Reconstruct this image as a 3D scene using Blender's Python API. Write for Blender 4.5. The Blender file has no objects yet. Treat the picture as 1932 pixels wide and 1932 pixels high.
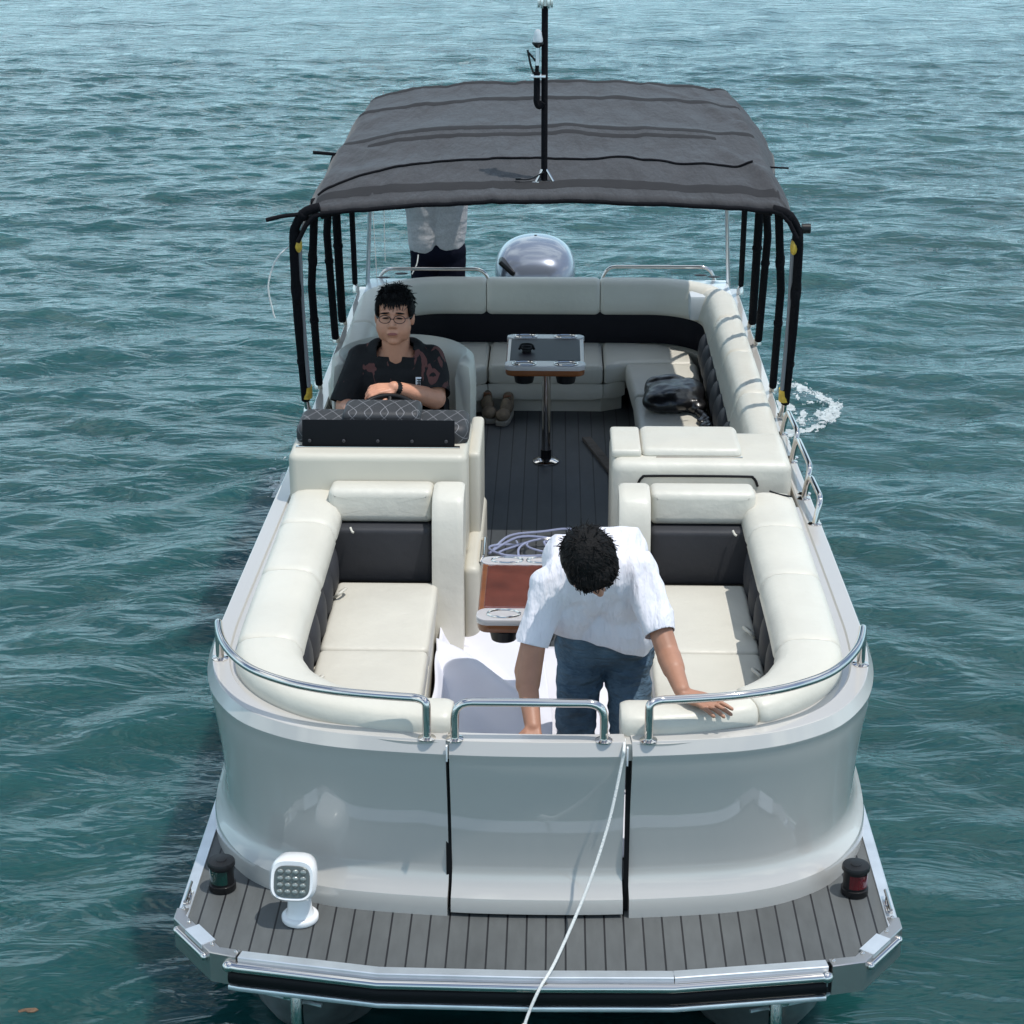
import bpy, bmesh, math, random
import numpy as np
from mathutils import Vector, Matrix, noise, Quaternion
random.seed(7); rng = np.random.default_rng(7)
R = math.radians
scene = bpy.context.scene
COL = scene.collection

# ------------------------------------------------------------------ camera
cam = bpy.data.cameras.new('camera'); co = bpy.data.objects.new('camera', cam); COL.objects.link(co)
cam.sensor_width = 36; cam.lens = 3720/1932*36; cam.clip_start = .1; cam.clip_end = 6000
co.location = (0.077, 0, 4.31)
co.rotation_euler = (math.pi/2-math.atan(1396/3720), 0, R(1.284))
scene.camera = co
# ------------------------------------------------------------------ sky and sun
SD = Vector((.32, -.14, 1)).normalized()          # direction towards the sun
w = bpy.data.worlds.new('World'); scene.world = w; w.use_nodes = True
nt = w.node_tree; bgn = nt.nodes['Background']
sky = nt.nodes.new('ShaderNodeTexSky'); sky.sky_type = 'NISHITA'; sky.sun_disc = False
sky.sun_elevation = math.asin(SD.z); sky.sun_rotation = math.atan2(SD.x, SD.y)
sky.air_density = 1.2; sky.dust_density = .3; sky.ozone_density = 1.0
tcw = nt.nodes.new('ShaderNodeTexCoord'); mpw = nt.nodes.new('ShaderNodeMapping'); mpw.inputs['Scale'].default_value = (1, 1, 2.6)
nzw = nt.nodes.new('ShaderNodeTexNoise'); nzw.inputs['Scale'].default_value = 2.3; nzw.inputs['Detail'].default_value = 8; nzw.inputs['Distortion'].default_value = .6
nt.links.new(tcw.outputs['Generated'], mpw.inputs[0]); nt.links.new(mpw.outputs[0], nzw.inputs[0])
crw = nt.nodes.new('ShaderNodeMapRange'); crw.inputs[1].default_value = .49; crw.inputs[2].default_value = .61; nt.links.new(nzw.outputs[0], crw.inputs[0])
mxw = nt.nodes.new('ShaderNodeMix'); mxw.data_type = 'RGBA'; nt.links.new(crw.outputs[0], mxw.inputs[0]); nt.links.new(sky.outputs[0], mxw.inputs[6]); mxw.inputs[7].default_value = (10.0, 11.2, 11.8, 1)
spw = nt.nodes.new('ShaderNodeSeparateXYZ'); nt.links.new(tcw.outputs['Generated'], spw.inputs[0])
hzw = nt.nodes.new('ShaderNodeMapRange'); hzw.inputs[1].default_value = .42; hzw.inputs[2].default_value = 0; hzw.inputs[3].default_value = 0; hzw.inputs[4].default_value = .8; nt.links.new(spw.outputs['Z'], hzw.inputs[0])
mxh = nt.nodes.new('ShaderNodeMix'); mxh.data_type = 'RGBA'; nt.links.new(hzw.outputs[0], mxh.inputs[0]); nt.links.new(mxw.outputs[2], mxh.inputs[6]); mxh.inputs[7].default_value = (5.7, 9.8, 12.4, 1)
nt.links.new(mxh.outputs[2], bgn.inputs[0]); bgn.inputs[1].default_value = .13
sl = bpy.data.lights.new('sun', 'SUN'); so = bpy.data.objects.new('sun', sl); COL.objects.link(so)
sl.energy = 3.3; sl.angle = R(.6); sl.color = (1, .965, .91)
so.rotation_euler = (-SD).to_track_quat('-Z', 'Y').to_euler()
so.location = (3, 0, 20)
vs = scene.view_settings; vs.view_transform = 'Standard'; vs.look = 'None'; vs.gamma = 1; vs.exposure = 0

# ------------------------------------------------------------------ materials
MATS = {}
def mat(name, col, rough=.5, metal=0, coat=0, bump=None, spec=.5, var=None, sheen=0, crough=.05):
    """bump = list of (scale, strength, distance, stretch)  var = (scale, amount)"""
    m = bpy.data.materials.new(name); m.use_nodes = True; n = m.node_tree; L = n.links
    p = n.nodes['Principled BSDF']
    p.inputs['Base Color'].default_value = (*col, 1); p.inputs['Roughness'].default_value = rough
    p.inputs['Metallic'].default_value = metal; p.inputs['Coat Weight'].default_value = coat
    p.inputs['Coat Roughness'].default_value = crough; p.inputs['Specular IOR Level'].default_value = spec
    if sheen: p.inputs['Sheen Weight'].default_value = sheen
    tc = n.nodes.new('ShaderNodeTexCoord')
    if var:
        nz = n.nodes.new('ShaderNodeTexNoise'); nz.inputs['Scale'].default_value = var[0]; nz.inputs['Detail'].default_value = 6
        L.new(tc.outputs['Object'], nz.inputs['Vector'])
        mr = n.nodes.new('ShaderNodeMapRange'); mr.inputs[1].default_value = .3; mr.inputs[2].default_value = .7
        mr.inputs[3].default_value = 1-var[1]; mr.inputs[4].default_value = 1+var[1]
        L.new(nz.outputs[0], mr.inputs[0])
        mx = n.nodes.new('ShaderNodeVectorMath'); mx.operation = 'SCALE'; mx.inputs[0].default_value = col
        L.new(mr.outputs[0], mx.inputs['Scale']); L.new(mx.outputs[0], p.inputs['Base Color'])
        m['mix'] = mx.name
    last = None
    for b in (bump or []):
        nz = n.nodes.new('ShaderNodeTexNoise'); nz.inputs['Scale'].default_value = b[0]; nz.inputs['Detail'].default_value = 4
        mp = n.nodes.new('ShaderNodeMapping'); L.new(tc.outputs['Object'], mp.inputs[0])
        if len(b) > 3: mp.inputs['Scale'].default_value = b[3]
        L.new(mp.outputs[0], nz.inputs['Vector'])
        bp = n.nodes.new('ShaderNodeBump'); bp.inputs['Strength'].default_value = b[1]; bp.inputs['Distance'].default_value = b[2]
        L.new(nz.outputs[0], bp.inputs['Height'])
        if last: L.new(last.outputs[0], bp.inputs['Normal'])
        last = bp
    if last: L.new(last.outputs[0], p.inputs['Normal'])
    if name == 'silver grey gelcoat': p.inputs['Coat IOR'].default_value = 1.75
    MATS[name] = m
    return m
vinyl = mat('cream vinyl', (.60, .575, .50), .42, bump=[(8, .5, .014), (26, .22, .004, (1, .35, 1)), (400, .15, .001)], var=(3, .05))
vinyl_base = mat('cream vinyl panel', (.54, .51, .43), .45, bump=[(5, .2, .01)], var=(2, .04))
darkv = mat('charcoal vinyl', (.036, .037, .042), .6, spec=.3, bump=[(12, .3, .01), (300, .2, .001)], var=(5, .1))
blackv = mat('black vinyl', (.006, .006, .010), .55, spec=.2, bump=[(14, .5, .012)])
gel = mat('silver grey gelcoat', (.485, .463, .43), .32, coat=1, var=(1.2, .03), bump=[(1.1, .012, .01)], crough=.0)
gelw = mat('white gelcoat', (.62, .66, .68), .28, coat=.4, var=(2, .04))
alu = mat('anodised aluminium', (.75, .78, .80), .32, metal=.75, bump=[(40, .08, .002)], var=(9, .1))
chrome = mat('polished steel', (.68, .63, .59), .05, metal=1)
rubber = mat('black rubber', (.006, .006, .007), .5, spec=.2)
blackf = mat('black sleeve fabric', (.006, .006, .008), .85, spec=.12, bump=[(60, .6, .006)])
blackp = mat('black plastic', (.008, .008, .009), .4, spec=.3)
canv = mat('charcoal canvas', (.040, .0392, .042), .85, spec=.2, bump=[(5, .9, .05, (1.6, .5, 1)), (30, .3, .006), (600, .2, .001)], var=(6, .09), sheen=.15)
canvseam = mat('charcoal canvas tape', (.030, .030, .032), .9, spec=.15, bump=[(60, .4, .003)], var=(8, .08))
wood = mat('red varnished wood', (.125, .034, .021), .22, coat=.7, var=(9, .35), bump=[(20, .1, .003, (1, .1, 1))])
woodedge = mat('brown wood edge', (.19, .062, .018), .3, coat=.5, var=(9, .25))
whitep = mat('white plastic', (.80, .80, .80), .25, coat=.5)
foamm = mat('white foam sheet', (.71, .71, .77), .6, bump=[(6, .2, .02)], var=(3, .03))
teew = mat('white cotton', (.72, .71, .76), .8, bump=[(6.5, .8, .05, (2.4, 1, .8)), (35, .25, .006, (2, 1, 1)), (700, .2, .001)], sheen=.1)
teeg = mat('grey cotton', (.40, .39, .40), .85, bump=[(9, .6, .03, (1, 1, 2)), (300, .4, .004)], var=(90, .12))
denim = mat('blue denim', (.055, .105, .155), .8, bump=[(11, 1, .07, (.7, .7, 1.9)), (500, .3, .001)], var=(9, .5))
navy = mat('navy trousers', (.005, .006, .014), .9, spec=.1, bump=[(12, .5, .02)])
skin = mat('warm skin', (.60, .285, .18), .5, var=(25, .06), bump=[(120, .15, .002)])
skin2 = mat('tanned skin', (.38, .185, .115), .5, var=(20, .08), bump=[(120, .15, .002)])
hairm = mat('black hair', (.005, .0045, .0045), .7, spec=.2, bump=[(70, .9, .01)])
lipm = mat('lip', (.30, .10, .08), .5)
scuff = mat('rub mark', (.20, .20, .19), .7)
rope_m = mat('white rope', (.70, .70, .67), .8, bump=[(150, .8, .004)])
yellow = mat('yellow tape', (.62, .40, .05), .5, var=(40, .3))
cord = mat('grey strap', (.20, .20, .21), .7)
shoem = mat('tan suede', (.20, .15, .10), .85, var=(30, .3))
solem = mat('sole', (.32, .29, .24), .7)
plankm = mat('weathered board', (.12, .10, .085), .8, var=(14, .3))
bagm = mat('glossy black bag', (.006, .006, .007), .33, coat=.2, bump=[(11, .4, .015)])
motorm = mat('silver blue cowling', (.20, .225, .28), .25, metal=.35, coat=1, crough=.03, var=(2, .06))
ponm = mat('pontoon metal', (.30, .31, .31), .4, metal=.8, var=(6, .3))
under = mat('dark underside', (.02, .022, .022), .6)

def glass(name, col, alpha=.35, rough=.05):
    m = mat(name, col, rough, coat=.3); p = m.node_tree.nodes['Principled BSDF']
    p.inputs['Alpha'].default_value = alpha
    return m
wrap = glass('clear plastic wrap', (.72, .72, .73), .62, .15)
lensm = glass('clear lens', (.85, .87, .9), .5)
strapm = glass('clear blue plastic strap', (.45, .50, .72), .6, .15)
greenl = glass('green lens', (.0, .035, .028), .95, .08)
redl = glass('red lens', (.10, .006, .010), .95, .08)
acryl = mat('smoked acrylic', (.004, .0045, .006), .5, spec=.15)

# planked deck: dark seams every few centimetres across x, with faint grain along y
def deck_mat(name, col, pitch):
    m = bpy.data.materials.new(name); m.use_nodes = True; n = m.node_tree; L = n.links; p = n.nodes['Principled BSDF']
    tc = n.nodes.new('ShaderNodeTexCoord'); sx = n.nodes.new('ShaderNodeSeparateXYZ'); L.new(tc.outputs['Object'], sx.inputs[0])
    def M(op, a, b=None, cl=False):
        q = n.nodes.new('ShaderNodeMath'); q.operation = op; q.use_clamp = cl
        for i, v in enumerate((a, b)):
            if v is None: continue
            if isinstance(v, (int, float)): q.inputs[i].default_value = v
            else: L.new(v, q.inputs[i])
        return q.outputs[0]
    u = M('MULTIPLY', sx.outputs['X'], 1/pitch); fr = M('FRACT', M('ADD', u, 100.5))
    d = M('ABSOLUTE', M('SUBTRACT', fr, .5)); seam = M('GREATER_THAN', d, .5-.0032/pitch)
    wn = n.nodes.new('ShaderNodeTexWhiteNoise'); wn.noise_dimensions = '1D'; L.new(M('FLOOR', M('ADD', u, 100.5)), wn.inputs['W'])
    nz = n.nodes.new('ShaderNodeTexNoise'); nz.inputs['Scale'].default_value = 1; nz.inputs['Detail'].default_value = 8
    mp = n.nodes.new('ShaderNodeMapping'); mp.inputs['Scale'].default_value = (26, 7, 5); L.new(tc.outputs['Object'], mp.inputs[0]); L.new(mp.outputs[0], nz.inputs[0])
    v = M('ADD', M('MULTIPLY', M('SUBTRACT', nz.outputs[0], .5), .5), M('MULTIPLY', M('SUBTRACT', wn.outputs[0], .5), .10))
    st = n.nodes.new('ShaderNodeTexNoise'); st.inputs['Scale'].default_value = 1.6; st.inputs['Detail'].default_value = 5; L.new(tc.outputs['Object'], st.inputs[0])
    v = M('ADD', v, M('SUBTRACT', 1.0, M('MULTIPLY', M('SUBTRACT', st.outputs[0], .5, True), 1.1)))
    sc = n.nodes.new('ShaderNodeVectorMath'); sc.operation = 'SCALE'; sc.inputs[0].default_value = col; L.new(v, sc.inputs['Scale'])
    mx = n.nodes.new('ShaderNodeMix'); mx.data_type = 'RGBA'; L.new(seam, mx.inputs[0]); L.new(sc.outputs[0], mx.inputs[6]); mx.inputs[7].default_value = (.008, .008, .01, 1)
    L.new(mx.outputs[2], p.inputs['Base Color']); p.inputs['Roughness'].default_value = .55
    bp = n.nodes.new('ShaderNodeBump'); bp.inputs['Distance'].default_value = .004; bp.inputs['Strength'].default_value = .6
    L.new(M('SUBTRACT', M('MULTIPLY', nz.outputs[0], .3), seam), bp.inputs['Height']); L.new(bp.outputs[0], p.inputs['Normal'])
    return m
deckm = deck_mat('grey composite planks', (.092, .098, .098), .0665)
floorm = deck_mat('shaded composite planks', (.055, .060, .064), .076)  # same decking as the bow, with the canopy's shade put into a darker colour

# quilted cover with pale diagonal stitching
def quilt_mat():
    m = bpy.data.materials.new('quilted charcoal cover'); m.use_nodes = True; n = m.node_tree; L = n.links; p = n.nodes['Principled BSDF']
    tc = n.nodes.new('ShaderNodeTexCoord'); outs = []
    sx = n.nodes.new('ShaderNodeSeparateXYZ'); L.new(tc.outputs['Object'], sx.inputs[0])
    def M(op, a, b):
        q = n.nodes.new('ShaderNodeMath'); q.operation = op
        for i, v in enumerate((a, b)):
            if isinstance(v, (int, float)): q.inputs[i].default_value = v
            elif v is not None: L.new(v, q.inputs[i])
        return q.outputs[0]
    yz = M('SUBTRACT', M('MULTIPLY', sx.outputs['Z'], .9), M('MULTIPLY', sx.outputs['Y'], .35))
    for s in (1, -1):
        a = M('ADD', M('MULTIPLY', sx.outputs['X'], 14*s), M('MULTIPLY', yz, 18))
        outs.append(M('GREATER_THAN', M('ABSOLUTE', M('SUBTRACT', M('FRACT', M('ADD', a, 500), 0), .5), 0), .472))
    g = M('MAXIMUM', outs[0], outs[1])
    mx = n.nodes.new('ShaderNodeMix'); mx.data_type = 'RGBA'; L.new(g, mx.inputs[0]); mx.inputs[6].default_value = (.032, .033, .036, 1); mx.inputs[7].default_value = (.17, .17, .18, 1)
    L.new(mx.outputs[2], p.inputs['Base Color']); p.inputs['Roughness'].default_value = .6
    return m
quilt = quilt_mat()

# ------------------------------------------------------------------ helpers
def tag(o, label=None, cat=None, group=None, kind=None):
    if label: o['label'] = label
    if cat: o['category'] = cat
    if group: o['group'] = group
    if kind: o['kind'] = kind
    return o
def empty(name, loc=(0, 0, 0), label=None, cat=None, group=None):
    o = bpy.data.objects.new(name, None); COL.objects.link(o); o.location = loc
    o.empty_display_size = .1
    return tag(o, label, cat, group)
class MB:
    """collects shapes into one mesh"""
    def __init__(s): s.v = []; s.f = []; s.mi = []; s.cur = 0; s.st = []
    def add(s, v, f):
        b = len(s.v); s.st.append((b, len(s.f), len(f))); s.v += [tuple(q) for q in v]; s.f += [tuple(b+i for i in q) for q in f]; s.mi += [s.cur]*len(f); return s
    def build(s, name, m, parent=None, smooth=True, sharp=None):
        me = bpy.data.meshes.new(name); me.from_pydata(s.v, [], s.f)
        bm = bmesh.new(); bm.from_mesh(me); bmesh.ops.recalc_face_normals(bm, faces=bm.faces); bm.to_mesh(me); bm.free()
        ms = m if isinstance(m, (list, tuple)) else [m]
        for q in ms: me.materials.append(q)
        if len(ms) > 1: me.polygons.foreach_set('material_index', s.mi)
        if smooth:
            me.polygons.foreach_set('use_smooth', [True]*len(me.polygons))
            me.set_sharp_from_angle(angle=R(sharp or 42))
        o = bpy.data.objects.new(name, me); COL.objects.link(o)
        if parent:
            o.parent = parent
            p = parent; off = Vector((0, 0, 0))
            while p: off += p.location; p = p.parent
            me.transform(Matrix.Translation(-off))
        return o
    # ---- shapes
    def box(s, x0, x1, y0, y1, z0, z1, b=.004, rot=None, seg=2):
        bm = bmesh.new(); bmesh.ops.create_cube(bm, size=1)
        bmesh.ops.scale(bm, vec=(x1-x0, y1-y0, z1-z0), verts=bm.verts)
        if b: bmesh.ops.bevel(bm, geom=bm.edges[:], offset=b, segments=seg, profile=.6, affect='EDGES')
        if rot: bmesh.ops.rotate(bm, matrix=rot, verts=bm.verts)
        c = Vector(((x0+x1)/2, (y0+y1)/2, (z0+z1)/2))
        v = [q.co+c for q in bm.verts]; f = [[q.index for q in fc.verts] for fc in bm.faces]; bm.free()
        return s.add(v, f)
    def tube(s, pts, r, n=10, smooth=True, closed=False, cap=True):
        pts = [Vector(p) for p in pts]
        if smooth and len(pts) > 2: pts = catmull(pts, 6, closed)
        rs = r if isinstance(r, (list, tuple)) else None
        m = len(pts); v = []; f = []
        prev = None
        for i, p in enumerate(pts):
            a = pts[i-1] if (i or closed) else p; b = pts[(i+1) % m] if (i < m-1 or closed) else p
            t = (b-a).normalized()
            if prev is None:
                u = t.cross(Vector((0, 0, 1)));  u = u if u.length > .05 else t.cross(Vector((1, 0, 0)))
            else: u = prev-t*prev.dot(t)
            u.normalize(); prev = u; w_ = t.cross(u)
            rr = r if rs is None else rs[0]+(rs[1]-rs[0])*i/(m-1)
            for k in range(n):
                an = 2*math.pi*k/n; v.append(p+(u*math.cos(an)+w_*math.sin(an))*rr)
        for i in range(m if closed else m-1):
            for k in range(n):
                j = (i+1) % m; f.append((i*n+k, i*n+(k+1) % n, j*n+(k+1) % n, j*n+k))
        if cap and not closed: f.append(tuple(range(n))[::-1]); f.append(tuple((m-1)*n+k for k in range(n)))
        return s.add(v, f)
    def lathe(s, prof, c=(0, 0, 0), n=24, M=None):
        v = []; f = []; m = len(prof)
        for r, z in prof:
            for k in range(n):
                a = 2*math.pi*k/n; q = Vector((r*math.cos(a), r*math.sin(a), z))
                if M: q = M @ q
                v.append(q+Vector(c))
        for i in range(m-1):
            for k in range(n): f.append((i*n+k, i*n+(k+1) % n, (i+1)*n+(k+1) % n, (i+1)*n+k))
        f.append(tuple(range(n))); f.append(tuple((m-1)*n+k for k in range(n)))
        return s.add(v, f)
    def ell(s, c, rad, M=None, n=20, m=12):
        v = []; f = []
        for i in range(m+1):
            ph = math.pi*i/m
            for k in range(n):
                a = 2*math.pi*k/n; q = Vector((rad[0]*math.sin(ph)*math.cos(a), rad[1]*math.sin(ph)*math.sin(a), rad[2]*math.cos(ph)))
                if M: q = M @ q
                v.append(q+Vector(c))
        for i in range(m):
            for k in range(n): f.append((i*n+k, i*n+(k+1) % n, (i+1)*n+(k+1) % n, (i+1)*n+k))
        return s.add(v, f)
    def cap(s, a, b, r1, r2, n=16, M=None):
        """tapered capsule"""
        a = Vector(a); b = Vector(b)
        if M: a = M @ a; b = M @ b
        t = (b-a); L = t.length; t = t/L if L > 1e-6 else Vector((0, 0, 1))
        u = t.orthogonal().normalized(); w_ = t.cross(u); v = []; f = []; rings = []
        for i in range(6): ph = math.pi/2*(1-i/5); rings.append((a, r1*math.cos(ph), -r1*math.sin(ph)))
        for i in range(6): ph = math.pi/2*i/5; rings.append((b, r2*math.cos(ph), r2*math.sin(ph)))
        for p, rr, h in rings:
            for k in range(n):
                an = 2*math.pi*k/n; v.append(p+t*h+(u*math.cos(an)+w_*math.sin(an))*max(rr, 1e-5))
        for i in range(11):
            for k in range(n): f.append((i*n+k, i*n+(k+1) % n, (i+1)*n+(k+1) % n, (i+1)*n+k))
        f.append(tuple(range(n))[::-1]); f.append(tuple(11*n+k for k in range(n)))
        return s.add(v, f)
    def chain(s, pts, rs, M=None):
        for i in range(len(pts)-1): s.cap(pts[i], pts[i+1], rs[i], rs[i+1], M=M)
        return s
    def cushion(s, outline, z0, z1, r=.03, puff=.012, M=None, seg=4, rb=None):
        """soft prism on a 2-D outline; M maps (u,v,w) to the world"""
        P = [Vector((p[0], p[1])) for p in outline]; n = len(P)
        area = sum(P[i].x*P[(i+1) % n].y-P[(i+1) % n].x*P[i].y for i in range(n))
        if area < 0: P = P[::-1]
        N = []
        for i in range(n):
            a = (P[i]-P[i-1]); b = (P[(i+1) % n]-P[i]); a.normalize(); b.normalize()
            na = Vector((-a.y, a.x)); nb = Vector((-b.y, b.x)); q = na+nb; q /= max(q.length_squared/2, .5); N.append(q)
        cen = sum(P, Vector((0, 0)))/n
        rings = []
        rb = r*.5 if rb is None else rb
        for i in range(3): a = math.pi/2*i/2; rings.append((rb*(1-math.sin(a)), z0+rb*(1-math.cos(a)), 1))
        for i in range(seg+1): a = math.pi/2*i/seg; rings.append((r*(1-math.cos(a)), z1-r+r*math.sin(a), 1))
        v = []; f = []
        for off, z, k in rings:
            for i in range(n): q = P[i]+N[i]*off; v.append((q.x, q.y, z))
        base = [P[i]+N[i]*r for i in range(n)]
        hx = max(abs(b.x-cen.x) for b in base); hy = max(abs(b.y-cen.y) for b in base)
        hh = lambda q: puff*max(0, 1-((q.x-cen.x)/hx)**2)*max(0, 1-((q.y-cen.y)/hy)**2)
        for k in (.92, .8, .6, .35):
            for i in range(n): q = cen+(base[i]-cen)*k; v.append((q.x, q.y, z1+hh(q)))
        m = len(rings)+4
        for j in range(m-1):
            for i in range(n): f.append((j*n+i, j*n+(i+1) % n, (j+1)*n+(i+1) % n, (j+1)*n+i))
        f.append(tuple(range(n))[::-1]); v.append((cen.x, cen.y, z1+puff)); c = len(v)-1
        for i in range(n): f.append(((m-1)*n+i, (m-1)*n+(i+1) % n, c))
        if M: v = [M @ Vector(q) for q in v]
        return s.add(v, f)
    def sweep(s, path, prof, wf=None, ends=True, pil=.0):
        """path: list of (x,y); prof: closed list of (n outward, z)"""
        m = len(path); k = len(prof); v = []; f = []
        cz = sum(p[1] for p in prof)/k; cn = sum(p[0] for p in prof)/k
        d = [0]
        for i in range(1, m): d.append(d[-1]+(Vector(path[i])-Vector(path[i-1])).length)
        for i, p in enumerate(path):
            a = Vector(path[max(i-1, 0)]); b = Vector(path[min(i+1, m-1)]); t = (b-a).normalized(); nn = Vector((t.y, -t.x))
            e = min(d[i], d[-1]-d[i]); g = 1
            if pil: g = 1-pil*max(0, 1-e/.03)**2
            ww = wf(d[i]/d[-1], p) if wf else 1
            for (a_, z) in prof:
                off = (cn+(a_-cn)*g)*ww; v.append((p[0]+nn.x*off, p[1]+nn.y*off, cz+(z-cz)*g))
        for i in range(m-1):
            for j in range(k): f.append((i*k+j, i*k+(j+1) % k, (i+1)*k+(j+1) % k, (i+1)*k+j))
        if ends: f.append(tuple(range(k))[::-1]); f.append(tuple((m-1)*k+j for j in range(k)))
        return s.add(v, f)
def catmull(P, k, closed=False):
    out = []; n = len(P)
    rngi = range(n if closed else n-1)
    for i in rngi:
        if closed: p0, p1, p2, p3 = P[i-1], P[i], P[(i+1) % n], P[(i+2) % n]
        else: p0, p1, p2, p3 = P[max(i-1, 0)], P[i], P[i+1], P[min(i+2, n-1)]
        for j in range(k):
            t = j/k; out.append(.5*((2*p1)+(p2-p0)*t+(2*p0-5*p1+4*p2-p3)*t*t+(3*p1-p0-3*p2+p3)*t**3))
    if not closed: out.append(P[-1])
    return out
def densify(path, step):
    out = [Vector(path[0])]
    for i in range(1, len(path)):
        a = Vector(path[i-1]); b = Vector(path[i]); n = max(1, int((b-a).length/step))
        for j in range(1, n+1): out.append(a+(b-a)*j/n)
    return out
def cutpath(path, s0, s1):
    P = [Vector(p) for p in path]; d = [0]
    for i in range(1, len(P)): d.append(d[-1]+(P[i]-P[i-1]).length)
    def at(s):
        for i in range(1, len(P)):
            if d[i] >= s: return P[i-1]+(P[i]-P[i-1])*((s-d[i-1])/(d[i]-d[i-1]))
        return P[-1]
    return [at(s0)]+[P[i] for i in range(len(P)) if s0+1e-4 < d[i] < s1-1e-4]+[at(s1)]
def plen(P): return sum((Vector(P[i])-Vector(P[i-1])).length for i in range(1, len(P)))
def offset(path, o):
    out = []
    for i, p in enumerate(path):
        a = Vector(path[max(i-1, 0)]); b = Vector(path[min(i+1, len(path)-1)]); t = (b-a).normalized(); out.append(Vector(p)+Vector((t.y, -t.x))*o)
    return out
def rect(x0, x1, y0, y1, r=.03, k=4):
    o = []
    for cx, cy, a0 in ((x1-r, y1-r, 0), (x0+r, y1-r, 90), (x0+r, y0+r, 180), (x1-r, y0+r, 270)):
        for i in range(k+1): a = R(a0+90*i/k); o.append((cx+r*math.cos(a), cy+r*math.sin(a)))
    # subdivide the straight runs a little
    return [tuple(q) for q in densify(o+[o[0]], .12)[:-1]]
def rpoly(pts, r=.03, k=3):
    o = []; n = len(pts)
    for i in range(n):
        p = Vector(pts[i]); a = (Vector(pts[i-1])-p); b = (Vector(pts[(i+1) % n])-p); rr = min(r, a.length*.45, b.length*.45)
        a = p+a.normalized()*rr; b = p+b.normalized()*rr
        for j in range(k+1): t = j/k; o.append(a*(1-t)**2+p*2*t*(1-t)+b*t*t)
    return [tuple(q) for q in densify(o+[o[0]], .12)[:-1]]
def voxel(o, size, smooth=4, fn=None):
    """fuse the pieces of a mesh into one continuous surface"""
    md = o.modifiers.new('r', 'REMESH'); md.mode = 'VOXEL'; md.voxel_size = size
    if smooth: sm = o.modifiers.new('s', 'SMOOTH'); sm.iterations = smooth; sm.factor = .5
    dg = bpy.context.evaluated_depsgraph_get(); dg.update()
    me = bpy.data.meshes.new_from_object(o.evaluated_get(dg)); o.modifiers.clear()
    old = o.data; ms = list(old.materials); o.data = me; me.materials.clear()
    for q in ms: me.materials.append(q)
    bpy.data.meshes.remove(old)
    if fn:
        n = len(me.vertices); c = np.empty(n*3); me.vertices.foreach_get('co', c); nn = np.empty(n*3); me.vertices.foreach_get('normal', nn)
        c = c.reshape(-1, 3); nn = nn.reshape(-1, 3); off = Vector((0, 0, 0)); p = o.parent
        for i in range(n): c[i] += nn[i]*fn(Vector(c[i]))
        me.vertices.foreach_set('co', c.ravel()); me.update()
    me.polygons.foreach_set('use_smooth', [True]*len(me.polygons))
    return o
def mirx(M_, c):  # mirror a list of points around x = c
    return [(2*c-p[0], *p[1:]) for p in M_]
C0 = .03

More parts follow.
